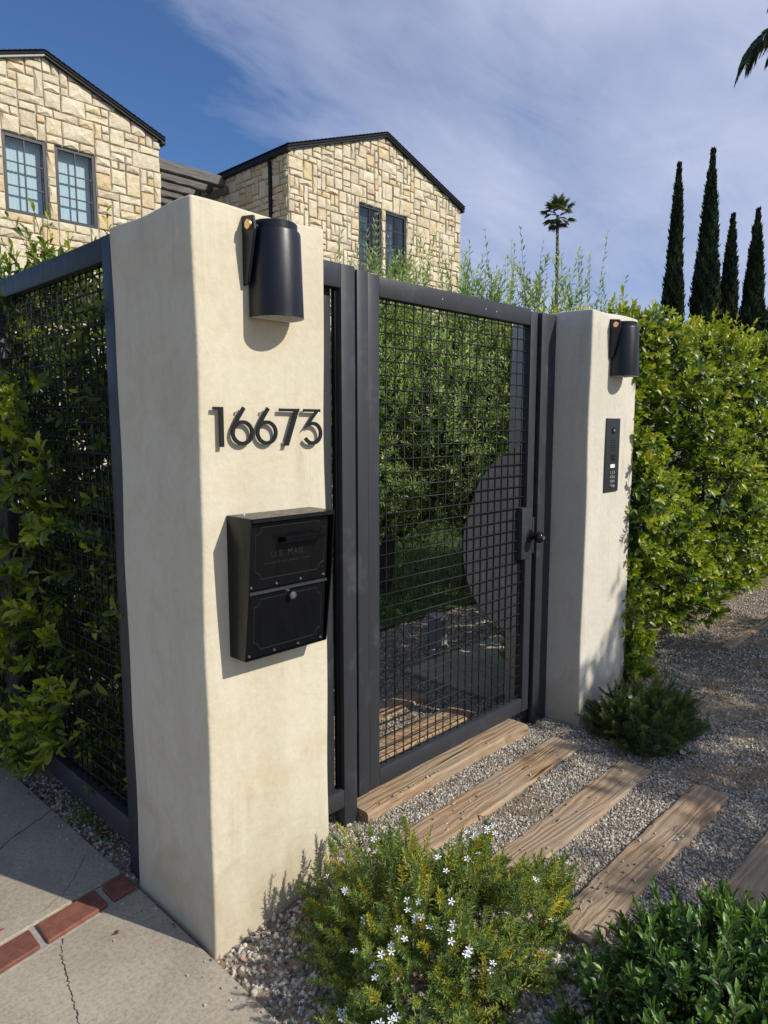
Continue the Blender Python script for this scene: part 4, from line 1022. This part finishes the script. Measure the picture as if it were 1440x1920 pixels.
def gpts(x0, x1, y0, y1, dens, rmin, rmax, zf=None, patch=0.0):
    n = int((x1-x0)*(y1-y0)*dens); X = rng.uniform(x0, x1, n); Y = rng.uniform(y0, y1, n); keep = np.ones(n, bool)
    for a, b, c, d in PL: keep &= ~((X > a+.004) & (X < b-.004) & (Y > c+.004) & (Y < d-.004))
    if patch > 0:
        f = np.sin(X*4.3+1.7*np.sin(Y*3.1))*np.sin(Y*5.7+1.3*np.sin(X*2.9))+.45*np.sin(X*13+Y*9)
        keep &= (f < 1.1-patch) | (rng.uniform(0, 1, n) < .28)
    X, Y = X[keep], Y[keep]; R = rng.uniform(rmin, rmax, len(X))*rng.uniform(.7, 1.1, len(X))
    Z = soilz(X, Y) if zf is None else zf(X, Y)
    return np.stack([X, Y, Z], 1), R
A_ = [gpts(0.47, 2.1, -1.25, 0.12, 19000, .0038, .0070, patch=.5), gpts(0.0, .75, -1.0, 0.0, 7000, .006, .012), gpts(0.47, 2.1, .10, 1.3, 9000, .0045, .008, patch=.2),
      gpts(-.02, 0.6, .48, 2.6, 5000, .006, .011, zf=lambda X, Y: X*0-.018),
      gpts(2.1, 3.4, -1.6, 0.1, 11000, .0042, .0078, patch=.75), gpts(3.4, 7.5, -1.8, 0.3, 4200, .006, .0095, patch=.6), gpts(2.1, 3.6, 0.4, 1.9, 3500, .006, .010),
      gpts(0.3, 2.4, -2.2, -1.2, 5000, .006, .010)]
gravel('gravel', np.concatenate([a[0] for a in A_]), np.concatenate([a[1] for a in A_]))
# stray grit on the pavement beside the beds
ng = 110; gy = rng.uniform(-1.2, 1.6, ng); gxx = -.015-rng.exponential(.035, ng)
gravel('loose_stones', np.stack([gxx, gy, np.full(ng, .001)], 1), rng.uniform(.0015, .0055, ng), lift=0.4)
# leaf litter
n = 420; P = np.stack([rng.uniform(1.9, 5.5, n), rng.uniform(-1.9, .15, n), np.full(n, .072)], 1); P[:60, 0] = rng.uniform(.1, 2, 60)
P[:, 2] = gz(P[:, 0])+.012; A = unit(np.stack([rng.normal(0, 1, n), rng.normal(0, 1, n), rng.normal(0, .25, n)], 1)); Nn = unit(rng.normal(0, .35, (n, 3))+np.array([0, 0, 1.]))
V, F, tt = leaf_arrays(P, A, Nn, rng.uniform(.012, .042, n), rng.uniform(.006, .016, n), rng.uniform(0, 1, n), T_HI)
o = mobj('leaf_litter', np_mesh('leaf_litter', V, F, tt), M['dryleaf']); o['kind'] = 'stuff'
# loose stones on the sleepers
Xs = rng.uniform(0.8, 1.85, 90); row = rng.integers(0, 4, 90)
yc = np.array([.0, -.107, -.44, -.76])[row]; yc = np.where(row == 0, .115, yc); hz_ = np.array([.103, .072, .072, .075])[row]
Ys = yc+rng.uniform(-.06, .06, 90)*(row > 0)
Xs = np.where(rng.uniform(0, 1, 90) < .5, rng.choice([.95, 1.05, 1.42], 90)+rng.normal(0, .05, 90), Xs)
gravel('loose_stones', np.stack([Xs, Ys, hz_], 1), rng.uniform(.003, .0075, 90), lift=0.4)

# ------------------------------------------------------------------ hedges and shrubs
def rand_in(n, lo, hi): return rng.uniform(lo, hi, (n, 3))
# left hedge inside / through the side fence
t = thing('hedge', 'glossy green hedge growing through the mesh fence left of the front pillar', 'hedge', (0.35, 2.0, 0.0))
n = 1500; S = rand_in(n, (.10, .98, .02), (.62, 4.0, 2.25)); S[:, 2] = np.minimum(S[:, 2], 2.05+.10*(S[:, 1]-.9))
D = np.stack([rng.normal(-.5, .7, n), rng.normal(-.25, .5, n), rng.normal(.5, .5, n)], 1)
a1, st1 = shoots(S, D, rng.uniform(.12, .26, n), 14, .068, .027, (1.1, .5), tint0=rng.uniform(.05, .55, n), tipt=.45)
n = 620   # thin part beside the pillar, behind the wires
S = rand_in(n, (.12, .50, .05), (.5, 1.0, 2.05)); D = np.stack([rng.normal(-.2, .6, n), rng.normal(-.3, .5, n), rng.normal(.5, .5, n)], 1)
a2, st2 = shoots(S, D, rng.uniform(.10, .22, n), 9, .066, .026, (1.1, .6), tint0=rng.uniform(.05, .5, n), tipt=.35)
n = 300   # growth bulging out in front of the wires
S = rand_in(n, (-.03, .92, .10), (.03, 2.6, 1.80))
lim = 0.90+0.35*np.clip((S[:, 2]-1.2)/.6, 0, 1)+.10*np.sin(S[:, 2]*9)
lim = lim+.30*np.clip((.50-S[:, 2])/.4, 0, 1)
S[:, 1] = np.maximum(S[:, 1], lim+rng.uniform(0, .15, n))
S[:, 0] -= np.clip((S[:, 1]-lim)*.16, 0, .09)*rng.uniform(0, 1, n)
D = np.stack([rng.normal(-.75, .35, n), rng.normal(-.35, .45, n), rng.normal(.35, .5, n)], 1)
a3, st3 = shoots(S, D, rng.uniform(.08, .17, n), 11, .070, .028, (1.1, .4), tint0=rng.uniform(.28, .66, n), tipt=.45)
n = 150  # sprigs above the rail
S = np.stack([rng.uniform(.1, .6, n), rng.uniform(1.3, 4.0, n), rng.uniform(2.02, 2.25, n)], 1)
D = np.stack([rng.normal(-.1, .3, n), rng.normal(0, .3, n), rng.uniform(.6, 1.2, n)], 1)
a4, st4 = shoots(S, D, rng.uniform(.12, .34, n), 12, .060, .022, (1.0, .45), tint0=rng.uniform(.3, .7, n), tipt=.5)
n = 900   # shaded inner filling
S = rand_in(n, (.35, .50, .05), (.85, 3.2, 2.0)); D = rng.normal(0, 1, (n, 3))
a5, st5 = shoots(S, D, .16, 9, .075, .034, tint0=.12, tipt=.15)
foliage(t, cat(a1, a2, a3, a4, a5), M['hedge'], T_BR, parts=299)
stems(t, cat(st1, st2, st3, st4), .0022, .001, M['twig'])
for k in range(9):
    y = .62+k*.4; tube('stem', [(.33+random.uniform(-.1, .1), y, -.03), (.33+random.uniform(-.1, .1), y+.05, .8), (.32, y+random.uniform(-.1, .1), 1.7)], [.016, .011, .006], M['bark'], t)

# right hedge
t = thing('hedge', 'long tall sunlit yellow green hedge right of the pale pillar', 'hedge', (5.0, 0.5, 0.06))
n = 5600
X = rng.uniform(2.62, 9.5, n)**1.0; X = 2.62+(X-2.62)**1.15*.83; Zr = rng.uniform(0, 1, n); base = .18+.25*np.clip((X-3.3)/2, 0, 1)
topz = 2.13+.05*np.sin(X*5)+.035*(X-2.6); Z = base+Zr*(topz-base)
front = -.02-.10*np.sin(X*3.1+Z*2.3)*.6-.07*np.sin(Z*6+X*5)+.0*X - .12*np.exp(-((Z-1.15)/.5)**2)
front += .16*np.clip((Z-1.9)/.3, 0, 1)
dep = rng.exponential(.10, n); Y = front+np.minimum(dep, .7)
S = np.stack([X, Y, Z], 1)
D = np.stack([rng.normal(-.25, .55, n), rng.normal(-.75, .45, n), rng.normal(.45, .45, n)], 1)
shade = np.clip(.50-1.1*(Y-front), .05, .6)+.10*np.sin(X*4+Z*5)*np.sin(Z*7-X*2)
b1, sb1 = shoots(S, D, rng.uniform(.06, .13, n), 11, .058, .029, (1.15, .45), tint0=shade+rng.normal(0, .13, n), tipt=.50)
n = 1300   # top surface
X = rng.uniform(2.6, 9, n); S = np.stack([X, rng.uniform(.02, .85, n), 2.04+.05*np.sin(X*5)+.035*(X-2.6)+rng.uniform(-.06, .05, n)], 1)
D = np.stack([rng.normal(0, .3, n), rng.normal(-.15, .3, n), rng.uniform(.6, 1.3, n)], 1)
b2, sb2 = shoots(S, D, rng.uniform(.08, .18, n), 12, .060, .024, (1.1, .4), tint0=rng.uniform(.55, .85, n), tipt=.35)
n = 700    # left end facing the pillar
S = np.stack([rng.uniform(2.60, 2.72, n), rng.uniform(-.05, .8, n), rng.uniform(.1, 2.15, n)], 1)
D = np.stack([rng.normal(-.6, .3, n), rng.normal(-.4, .5, n), rng.normal(.4, .4, n)], 1)
b3, sb3 = shoots(S, D, rng.uniform(.06, .12, n), 10, .060, .025, (1.1, .5), tint0=rng.uniform(.2, .7, n), tipt=.4)
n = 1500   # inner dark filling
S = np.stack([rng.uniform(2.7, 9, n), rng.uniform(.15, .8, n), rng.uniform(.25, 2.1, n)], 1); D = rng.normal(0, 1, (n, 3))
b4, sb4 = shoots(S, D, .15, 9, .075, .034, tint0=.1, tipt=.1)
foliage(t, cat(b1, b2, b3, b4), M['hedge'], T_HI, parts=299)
stems(t, cat(sb1, sb2, sb3), .002, .001, M['twig'])
for k in range(12):
    x = 2.85+k*.5; tube('stem', [(x, .45, .02), (x+random.uniform(-.1, .1), .42, .5), (x+random.uniform(-.1, .1), .4, 1.3)], [.022, .016, .01], M['bark'], t)

# coastal rosemary shrubs
def rosemary(c, rx, ry, h, n, label, material, flowers, seed, parts_fl=True, top_shift=(0, 0)):
    global rng
    rng = np.random.default_rng(seed)
    t = thing('flowering_shrub', label, 'shrub', c, 'coastal rosemary shrubs by the gate')
    th = rng.uniform(0, 2*math.pi, n); cz = rng.uniform(0.0, 1, n)**.9; sr = np.sqrt(1-cz**2)
    lump = 1+.17*np.sin(th*3+seed)+.14*np.sin(th*6+cz*9)
    dirs = np.stack([np.cos(th)*sr*rx, np.sin(th)*sr*ry, cz*h], 1)
    rad = rng.uniform(.50, 1.0, n)**.6*lump
    E_ = dirs*rad[:, None]; E_[:, 0] += top_shift[0]*E_[:, 2]/h; E_[:, 1] += top_shift[1]*E_[:, 2]/h
    gd = unit(E_*np.array([1/rx**1.0, 1/ry**1.0, 1.2/h])+rng.normal(0, .35, (n, 3))+np.array([0, 0, .35]))
    ln = rng.uniform(.05, .125, n)
    S = np.array(c)+E_-gd*ln[:, None]*.75
    S[:, 2] = np.maximum(S[:, 2], c[2]+.01)
    yel = rng.uniform(0, 1, n); t0 = np.where(yel > .78, rng.uniform(.6, .85, n), rng.uniform(.15, .55, n))
    a, st = shoots(S, gd, ln, 48, .0235, .0056, (1.15, .45), whorl=4, jit=.18, bend=.15, tint0=t0, tipt=-.10 if material == 'west' else .1, tj=.13)
    foliage(t, a, M[material], T_LO)
    stems(t, st, .0013, .0008, M['twig'])
    # woody branches
    for k in range(26):
        i = rng.integers(0, n); e = S[i]; b = np.array(c)+np.array([rng.normal(0, .04), rng.normal(0, .04), -.01]); m_ = (b*.55+e*.45)+np.array([0, 0, -.04*rng.uniform(0, 1)])
        tube('branch', [tuple(b), tuple(m_), tuple(e)], [.006, .004, .002], M['twig'], t, 5)
    # flowers
    fm = bmesh.new()
    for q in range(5):
        aa = q*2*math.pi/5; L_ = .0108
        p = [(0, 0, 0), (math.cos(aa-.30)*L_*.75, math.sin(aa-.30)*L_*.75, .003), (math.cos(aa)*L_, math.sin(aa)*L_, .002), (math.cos(aa+.30)*L_*.75, math.sin(aa+.30)*L_*.75, .003)]
        fm.faces.new([fm.verts.new(v) for v in p])
    me = bpy.data.meshes.new('flower'); fm.to_mesh(me); fm.free(); me.materials.append(M['petal'])
    ends = st[1]
    outer = np.where((rad > np.quantile(rad, .6)) & ((gd*unit(CAMP-ends)).sum(1) > .15))[0]; outer = rng.permutation(outer)[:flowers]
    for i in outer:
        for rep in range(rng.integers(1, 3)):
            o = bpy.data.objects.new('flower', me); COL.objects.link(o); o.parent = t
            o.location = Vector(ends[i]-np.array(c)+gd[i]*.004+rng.normal(0, .008, 3))
            vv = Vector(gd[i]+rng.normal(0, .4, 3)+unit(CAMP-ends[i])*.5)
            o.rotation_euler = vv.to_track_quat('Z', 'Y').to_euler(); o.scale = (1, 1, 1)
    return t
rosemary((0.45, -0.52, -0.01), .45, .40, .33, 1300, 'large needle leaved shrub with yellow tips and white flowers before the cream pillar', 'west', 58, 3, top_shift=(-.03, .05))
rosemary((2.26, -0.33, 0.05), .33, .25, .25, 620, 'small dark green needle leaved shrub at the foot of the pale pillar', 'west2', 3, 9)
rng = np.random.default_rng(77)

# broad leaved shrub at the lower right
t = thing('leafy_shrub', 'low glossy broad leaved shrub filling the lower right corner', 'shrub', (0.62, -1.28, 0.0))
n = 700; th = rng.uniform(0, 2*math.pi, n); cz = rng.uniform(0, 1, n)**.8; sr = np.sqrt(1-cz**2); rad = rng.uniform(.45, 1.05, n)**.6
C0 = np.array([0.66, -1.24, 0.0]); Rv = np.array([.50, .37, .34])
E_ = np.stack([np.cos(th)*sr, np.sin(th)*sr, cz], 1)*rad[:, None]*Rv
gd = unit(E_/Rv+rng.normal(0, .3, (n, 3))+np.array([0, 0, .6])); ln = rng.uniform(.06, .13, n)
S = C0+E_-gd*ln[:, None]*.7; S[:, 2] = np.maximum(S[:, 2], .01)
a, st = shoots(S, gd, ln, 15, .044, .016, (1.1, .35), jit=.22, tint0=rng.uniform(.2, .6, n), tipt=.55)
foliage(t, a, M['pitto'], T_BR, parts=299)
stems(t, st, .0022, .001, M['twig'])
for k in range(14):
    i = rng.integers(0, n); b = C0+np.array([rng.normal(0, .05), rng.normal(0, .05), -.01]); tube('branch', [tuple(b), tuple(b*.5+S[i]*.5-np.array([0, 0, .03])), tuple(S[i])], [.006, .004, .002], M['twig'], t, 5)

# ------------------------------------------------------------------ olive trees behind the gate
def olive(cx, cy, ztop, label, seed, n=2600, rx=.68, ry=.45, zlo=.48):
    global rng
    rng = np.random.default_rng(seed)
    t = thing('olive_tree', label, 'tree', (cx, cy, 0.07), 'olive trees behind the gate')
    zc = (zlo+ztop-.55)/2; rz = (ztop-.55-zlo)/2
    v = unit(rng.normal(size=(n, 3)))*(rng.uniform(0, 1, n)**(1/2.2))[:, None]
    lump = 1+.15*np.sin(v[:, 0]*5+seed)+.12*np.sin(v[:, 2]*7)
    S = np.array([cx, cy, zc])+v*np.array([rx, ry, rz])*lump[:, None]
    D = v*.5+rng.normal(0, .35, (n, 3))+np.array([0, 0, .75])
    a, st = shoots(S, D, rng.uniform(.18, .34, n), 17, .070, .0195, (.95, .45), whorl=2, jit=.2, tint0=rng.uniform(.15, .75, n), tipt=.3)
    k = 34     # long upright whips
    S2 = np.stack([cx+rng.normal(0, rx*.6, k), cy+rng.normal(0, ry*.6, k), zc+rz*rng.uniform(.35, .8, k)], 1)
    L2 = np.clip((ztop-S2[:, 2])*rng.uniform(.5, 1.0, k), .25, 1.1)
    D2 = np.stack([rng.normal(0, .14, k), rng.normal(0, .14, k), np.ones(k)], 1)
    a2, st2 = shoots(S2, D2, L2, 30, .074, .019, (.95, .55), whorl=2, jit=.2, bend=.08, tint0=rng.uniform(.35, .8, k), tipt=.2)
    foliage(t, cat(a, a2), M['olive'], T_LO)
    stems(t, cat(st, st2), .0025, .001, M['twig'])
    for q in range(3):
        dx, dy = random.uniform(-.4, .4), random.uniform(-.25, .25)
        tube('trunk', [(cx+dx*.1, cy+dy*.1, .0), (cx+dx*.5, cy+dy*.5, .45), (cx+dx*.8, cy+dy*.9, .95), (cx+dx, cy+dy, 1.7)], [.05, .042, .032, .015], M['bark'], t, 7)
olive(3.55, 2.75, 3.35, 'olive tree in front of the stone house, leftmost behind the gate mesh', 31)
olive(4.25, 2.30, 3.25, 'olive tree in the middle of the gate opening, right of the stone house', 32)
olive(4.85, 1.85, 3.30, 'olive tree with tall whips in front of the distant fan palm', 33, n=1200)
olive(3.0, 3.6, 3.05, 'olive tree hidden mostly by the front pillar and gate hinge side', 34, n=900)
olive(5.6, 1.75, 2.75, 'low olive tree just above the pale pillar, farthest right of the row', 35, n=800)
# leaning limb over the lawn
t = thing('leaning_trunk', 'dark leaning tree limb low over the lawn seen through the mesh', 'tree limb', (3.3, 2.5, .07))
tube('limb', [(3.35, 3.0, .02), (3.55, 2.85, .45), (3.95, 2.6, .75), (4.4, 2.35, .95)], [.07, .06, .05, .03], M['bark'], t, 8)
rng = np.random.default_rng(5)
n = 26000; P = np.stack([rng.uniform(1.9, 8, n), rng.uniform(1.9, 6.5, n), np.full(n, .072)], 1)
A = unit(np.stack([rng.normal(0, .35, n), rng.normal(0, .35, n), np.ones(n)], 1)); Nn = unit(rng.normal(0, 1, (n, 3)))
V, F, tt = leaf_arrays(P, A, Nn, rng.uniform(.035, .075, n), rng.uniform(.005, .009, n), rng.uniform(0, 1, n), T_LO)
o = mobj('grass', np_mesh('grass', V, F, tt), M['grass']); o['kind'] = 'stuff'

# small tufts and litter along the fence foot
t = thing('weed_tuft', 'small green weed tuft in the gravel strip at the foot of the fence', 'weed', (0.03, 1.0, -.02))
n = 60; S = np.stack([rng.normal(.04, .03, n), rng.normal(1.02, .09, n), np.full(n, -.015)], 1); D = np.stack([rng.normal(0, .6, n), rng.normal(0, .6, n), np.ones(n)], 1)
a, st = shoots(S, D, rng.uniform(.02, .05, n), 9, .012, .005, tint0=.5, tipt=.2); foliage(t, a, M['hedge'], T_LO)
def dryleaf(x, y, z, rz, s, label, rx=.2):
    me = np_mesh('fallen_leaf', (T_HI[0]-np.array([.5, 0, 0]))*np.array([s, s*.9, s*1.6]), T_HI[1]); o = mobj('fallen_leaf', me, M['dryleaf']); o.location = (x, y, z); o.rotation_euler = (rx, .15, rz)
    sol = o.modifiers.new('thick', 'SOLIDIFY'); sol.thickness = .0006
    return tag(o, label, 'leaf', 'fallen dry leaves')
dryleaf(0.035, 0.87, 0.0, .6, .07, 'larger dry brown leaf lying in the gravel under the fence rail')
dryleaf(-0.17, 0.30, 0.004, 2.2, .028, 'tiny dark curled leaf on the bare pavement near the brick course')
dryleaf(0.10, -0.22, 0.0, 1.2, .03, 'small brown leaf on the pebbles left of the flowering shrub')
me = np_mesh('fallen_petal', (T_HI[0]-np.array([.5, 0, 0]))*np.array([.03, .03, .06]), T_HI[1]); o = mobj('fallen_petal', me, M['magenta']); o.location = (-.417, .575, .006); o.rotation_euler = (.3, .2, 1)
tag(o, 'bright magenta petal on the pavement at the left edge', 'petal')

# ------------------------------------------------------------------ distant trees
def cypress(x, y, ztop, w, label, seed):
    global rng
    rng = np.random.default_rng(seed)
    t = thing('cypress_tree', label, 'tree', (x, y, 0), 'slender cypresses above the hedge')
    tube('trunk', [(x, y, -.1), (x, y, 1.5), (x, y, ztop*.8)], [.16, .14, .03], M['bark'], t)
    def R(z):
        f = np.clip(z/ztop, 0, 1); return w*np.clip(np.minimum(.55+f*1.6, 1.0)*(1-f**2.1)**1.25, .008, 1)*(1+.0*f)
    nz, na = 70, 22; V = []; F = []
    for i in range(nz):
        z = .5+(ztop-.5)*i/(nz-1)
        for k in range(na):
            a = 2*math.pi*k/na; r = R(z)*(.86+.10*math.sin(a*3+z*2.1+seed)+.08*rng.normal())
            V.append((x+r*math.cos(a), y+r*math.sin(a), z))
    for i in range(nz-1):
        for k in range(na): F.append((i*na+k, i*na+(k+1) % na, (i+1)*na+(k+1) % na, (i+1)*na+k))
    V = np.array(V); me = np_mesh('crown', V-np.array([x, y, 0]), np.array(F), rng.uniform(0, .5, len(V)))
    mobj('crown', me, M['cyp'], t)
    n = 15000; z = .5+(ztop-.5)*rng.uniform(0, 1, n)**1.0; a = rng.uniform(0, 2*math.pi, n)
    cl = np.sin(a*4+z*3.1+seed)*np.sin(z*5.3+a*2)
    r = R(z)*(.93+.17*cl+rng.normal(0, .09, n))
    P = np.stack([x+r*np.cos(a), y+r*np.sin(a), z], 1)
    A = unit(np.stack([np.cos(a)*.35+rng.normal(0, .25, n), np.sin(a)*.35+rng.normal(0, .25, n), np.ones(n)], 1)); Nn = np.stack([np.cos(a), np.sin(a), rng.normal(0, .4, n)], 1)+rng.normal(0, .4, (n, 3))
    V, F, tt = leaf_arrays(P, A, Nn, rng.uniform(.10, .30, n)*np.where(z > ztop*.93, .7, 1), rng.uniform(.05, .10, n), np.clip(.45+.4*cl+rng.normal(0, .15, n), 0, 1), T_LO)
    o = mobj('foliage', np_mesh('foliage', V-np.array([x, y, 0]), F, tt), M['cyp'], t); o['kind'] = 'stuff'
cypress(25.6, 9.25, 10.92, .43, 'slender cypress furthest left in the row, second tallest', 41)
cypress(26.45, 8.40, 11.41, .60, 'tallest and widest dark cypress, second from the left', 42)
cypress(26.95, 7.75, 9.12, .46, 'shortest slim cypress between the tallest one and the right hand one', 43)
cypress(27.75, 7.15, 9.36, .58, 'broad short cypress nearest the right edge of the row', 44)
cypress(28.6, 6.2, 6.3, .45, 'cypress only partly seen at the very right edge above the hedge', 45)

def fanpalm():
    x, y = 40.2, 22.9; cz = 15.35
    t = thing('fan_palm', 'tall slim fan palm far behind the olive whips', 'palm', (x-.5, y-.4, 0))
    tube('trunk', [(x-.75, y-.6, -.1), (x-.62, y-.5, 6), (x-.2, y-.2, 11), (x, y, 14.9)], [.19, .13, .10, .09], M['bark'], t, 10)
    r_ = random.Random(4); V = []; F = []; T = []
    Pl, Al, Nl, Ll, Wl, Tl = [], [], [], [], [], []
    dirs = []
    for k in range(26):
        a = k*2.4; el = math.radians(80-k*5.2); dirs.append((a, el))
    for (a, el) in dirs:
        d = np.array([math.cos(a)*math.cos(el), math.sin(a)*math.cos(el), math.sin(el)])
        b = np.array([x, y, 15.0]); fc = b+d*r_.uniform(.45, .75)+np.array([0, 0, -.1 if el < 0 else .05])
        side = np.cross(d, [0, 0, 1]); side /= np.linalg.norm(side); upv = np.cross(side, d)
        for q in range(17):
            f = math.radians(-85+q*10.6); ax = d*math.cos(f)+side*math.sin(f)+upv*.12-np.array([0, 0, .28*abs(math.sin(f))+.12])
            Pl.append(fc); Al.append(ax); Nl.append(upv+np.array([r_.gauss(0, .2) for _ in range(3)])); Ll.append(r_.uniform(.48, .66)*(.85+.15*math.cos(f))); Wl.append(.085); Tl.append(max(0, min(1, (.65 if el > -.1 else .25)+r_.gauss(0, .12))))
    V, F, tt = leaf_arrays(np.array(Pl), np.array(Al), np.array(Nl), np.array(Ll), np.array(Wl), np.array(Tl), T_LO)
    o = mobj('foliage', np_mesh('foliage', V-np.array([x-.5, y-.4, 0]), F, tt), M['palm'], t); o['kind'] = 'stuff'
fanpalm()
def roundtree(x, y, h, r, label, seed, mm='cyp', zl=None):
    global rng
    rng = np.random.default_rng(seed); n = 5200
    t = thing('tree', label, 'tree', (x, y, 0), 'dark trees on the skyline')
    tube('trunk', [(x, y, -.1), (x+.1, y, h*.5), (x, y, h*.8)], [.2, .15, .07], M['bark'], t)
    cs = unit(rng.normal(size=(14, 3)))*r*.6; c = cs[rng.integers(0, 14, n)]+unit(rng.normal(size=(n, 3)))*(r*.5)*rng.uniform(.5, 1, (n, 1))
    P = np.array([x, y, h-r])+c*np.array([1.2, 1.2, .75]); A = unit(rng.normal(size=(n, 3))+[0, 0, .4])
    V, F, tt = leaf_arrays(P, A, rng.normal(size=(n, 3)), rng.uniform(.12, .25, n), rng.uniform(.06, .12, n), rng.uniform(.2, 1, n), T_LO)
    o = mobj('foliage', np_mesh('foliage', V-np.array([x, y, 0]), F, tt), M[mm], t); o['kind'] = 'stuff'
roundtree(18.0, 8.3, 5.0, 1.1, 'dark rounded tree peeping over between the olive whips and the pale pillar', 51)
roundtree(26.0, 11.3, 5.6, 1.3, 'low dark tree on the skyline left of the cypresses', 52)
roundtree(30.5, 7.6, 6.6, 1.2, 'sparse dark tree behind the gap between the two right hand cypresses', 53)

# feather palm whose frond hangs into the top right corner
def frond(t, pts, n, ll, seed, droop=.9):
    r_ = random.Random(seed); pts = [Vector(p) for p in pts]
    tube('rachis', pts, [.03*(1-i/len(pts))+.006 for i in range(len(pts))], M['bark'], t, 5)
    Pl, Al, Nl, Ll, Wl, Tl = [], [], [], [], [], []
    for i in range(n):
        f = .12+.88*i/(n-1); k = f*(len(pts)-1); a = min(int(k), len(pts)-2); p = pts[a].lerp(pts[a+1], k-a); d = (pts[a+1]-pts[a]).normalized()
        s_ = d.cross(Vector((0, 0, 1)));  s_ = s_.normalized() if s_.length > .05 else Vector((1, 0, 0))
        for sg in (-1, 1):
            L_ = ll*(.55+.45*math.sin(math.pi*min(1, f*.9+.08)))*r_.uniform(.8, 1.1); sp = r_.uniform(.45, .95)
            ax1 = (s_*sg*sp+d*.55+Vector((0, 0, .1))).normalized(); q = p+ax1*L_*.32
            ax2 = (s_*sg*.18*sp+d*.3+Vector((0, 0, -droop))).normalized()
            for (b0, ax, l2, w) in ((p, ax1, L_*.36, .022), (q, ax2, L_*.78, .022)):
                Pl.append(b0); Al.append(ax); Nl.append(ax.orthogonal()+Vector((r_.gauss(0, .5), r_.gauss(0, .5), r_.gauss(0, .5)))); Ll.append(l2); Wl.append(w); Tl.append(r_.uniform(0, .6))
    V, F, tt = leaf_arrays(np.array([tuple(p) for p in Pl]), np.array([tuple(p) for p in Al]), np.array([tuple(p) for p in Nl]), np.array(Ll), np.array(Wl), np.array(Tl), T_LO)
    o = mobj('frond', np_mesh('frond', V-np.array(org(t)), F, tt), M['palm'], t)
t = thing('feather_palm', 'feather palm with a drooping frond hanging into the top right corner', 'palm', (12.6, 1.2, 0))
tube('trunk', [(12.5, 1.1, -.1), (12.55, 1.15, 4), (12.6, 1.2, 7.3)], [.17, .14, .13], M['bark'], t, 12)
frond(t, [(12.6, 1.2, 7.4), (12.25, 1.55, 7.83), (11.95, 1.90, 7.93), (11.68, 2.18, 7.78), (11.53, 2.32, 7.60), (11.42, 2.40, 7.40), (11.35, 2.44, 7.22)], 64, .56, 1)
frond(t, [(12.6, 1.2, 7.5), (12.3, 1.5, 8.15), (12.05, 1.8, 8.4), (11.8, 2.0, 8.42), (11.65, 2.15, 8.2)], 44, .40, 2)
frond(t, [(12.6, 1.2, 7.4), (12.3, 1.5, 7.75), (12.0, 1.78, 7.82), (11.78, 2.0, 7.66), (11.64, 2.12, 7.40)], 50, .50, 3)
for k in range(9):
    a = -2.2+k*.45; 
    if 0.9 < (a % 6.283) < 4.4: continue
    d = Vector((math.cos(a), math.sin(a), 0)); b = Vector((12.6, 1.2, 7.4))
    frond(t, [b, b+d*.5+Vector((0, 0, .5)), b+d*1.1+Vector((0, 0, .6)), b+d*1.7+Vector((0, 0, .25)), b+d*2.1+Vector((0, 0, -.5))], 22, .5, 10+k)

# street tree behind the photographer whose crown shades the right foreground
rng = np.random.default_rng(61)
t = thing('street_tree', 'leafy street tree outside the frame casting the dappled shade on the gravel', 'tree', (5.6, -6.2, 0))
tube('trunk', [(5.6, -6.2, -.1), (5.5, -6.1, 1.5), (5.3, -5.7, 2.8), (5.0, -5.2, 3.5)], [.14, .12, .09, .04], M['bark'], t, 9)
tube('limb', [(5.5, -6.1, 1.6), (4.6, -5.9, 2.8), (3.6, -5.7, 3.3), (2.8, -5.6, 3.4)], [.08, .06, .04, .02], M['bark'], t, 7)
off = np.array([1.48, -4.0, 3.28])
kc = 70; cA = np.stack([rng.uniform(2.05, 4.9, kc), rng.uniform(-.98, .05, kc), rng.uniform(-.1, .3, kc)], 1)
cA = np.concatenate([cA, [(2.35, -.1, .35), (2.15, .0, .25), (2.6, .05, .5), (1.98, -.42, .0), (1.95, -.15, .05), (1.85, -.62, 0)]])
G1 = cA[rng.integers(0, len(cA), 1900)]+rng.normal(0, 1, (1900, 3))*np.array([.13, .055, .06])
kb = 120; cB = np.stack([rng.uniform(.85, 5.0, kb), rng.uniform(-2.7, -.98, kb), rng.uniform(-.2, .4, kb)], 1)
G2 = cB[rng.integers(0, kb, 3600)]+rng.normal(0, .12, (3600, 3)); G2[:, 1] = np.minimum(G2[:, 1], -.94+rng.normal(0, .02, 3600))
G = np.concatenate([G1, G2]); keep = ~((G[:, 0] < 1.0) & (G[:, 1] > -1.25)); G = G[keep]
S = G+off; D = np.stack([rng.normal(0, .6, len(S)), rng.normal(0, .6, len(S)), rng.normal(-.5, .4, len(S))], 1)
a, st = shoots(S, D, rng.uniform(.10, .22, len(S)), 9, .085, .032, (.9, .5), tint0=rng.uniform(.2, .7, len(S)))
foliage(t, a, M['hedge2'], T_LO); stems(t, st, .003, .001, M['twig'])
print('objects', len(bpy.data.objects))
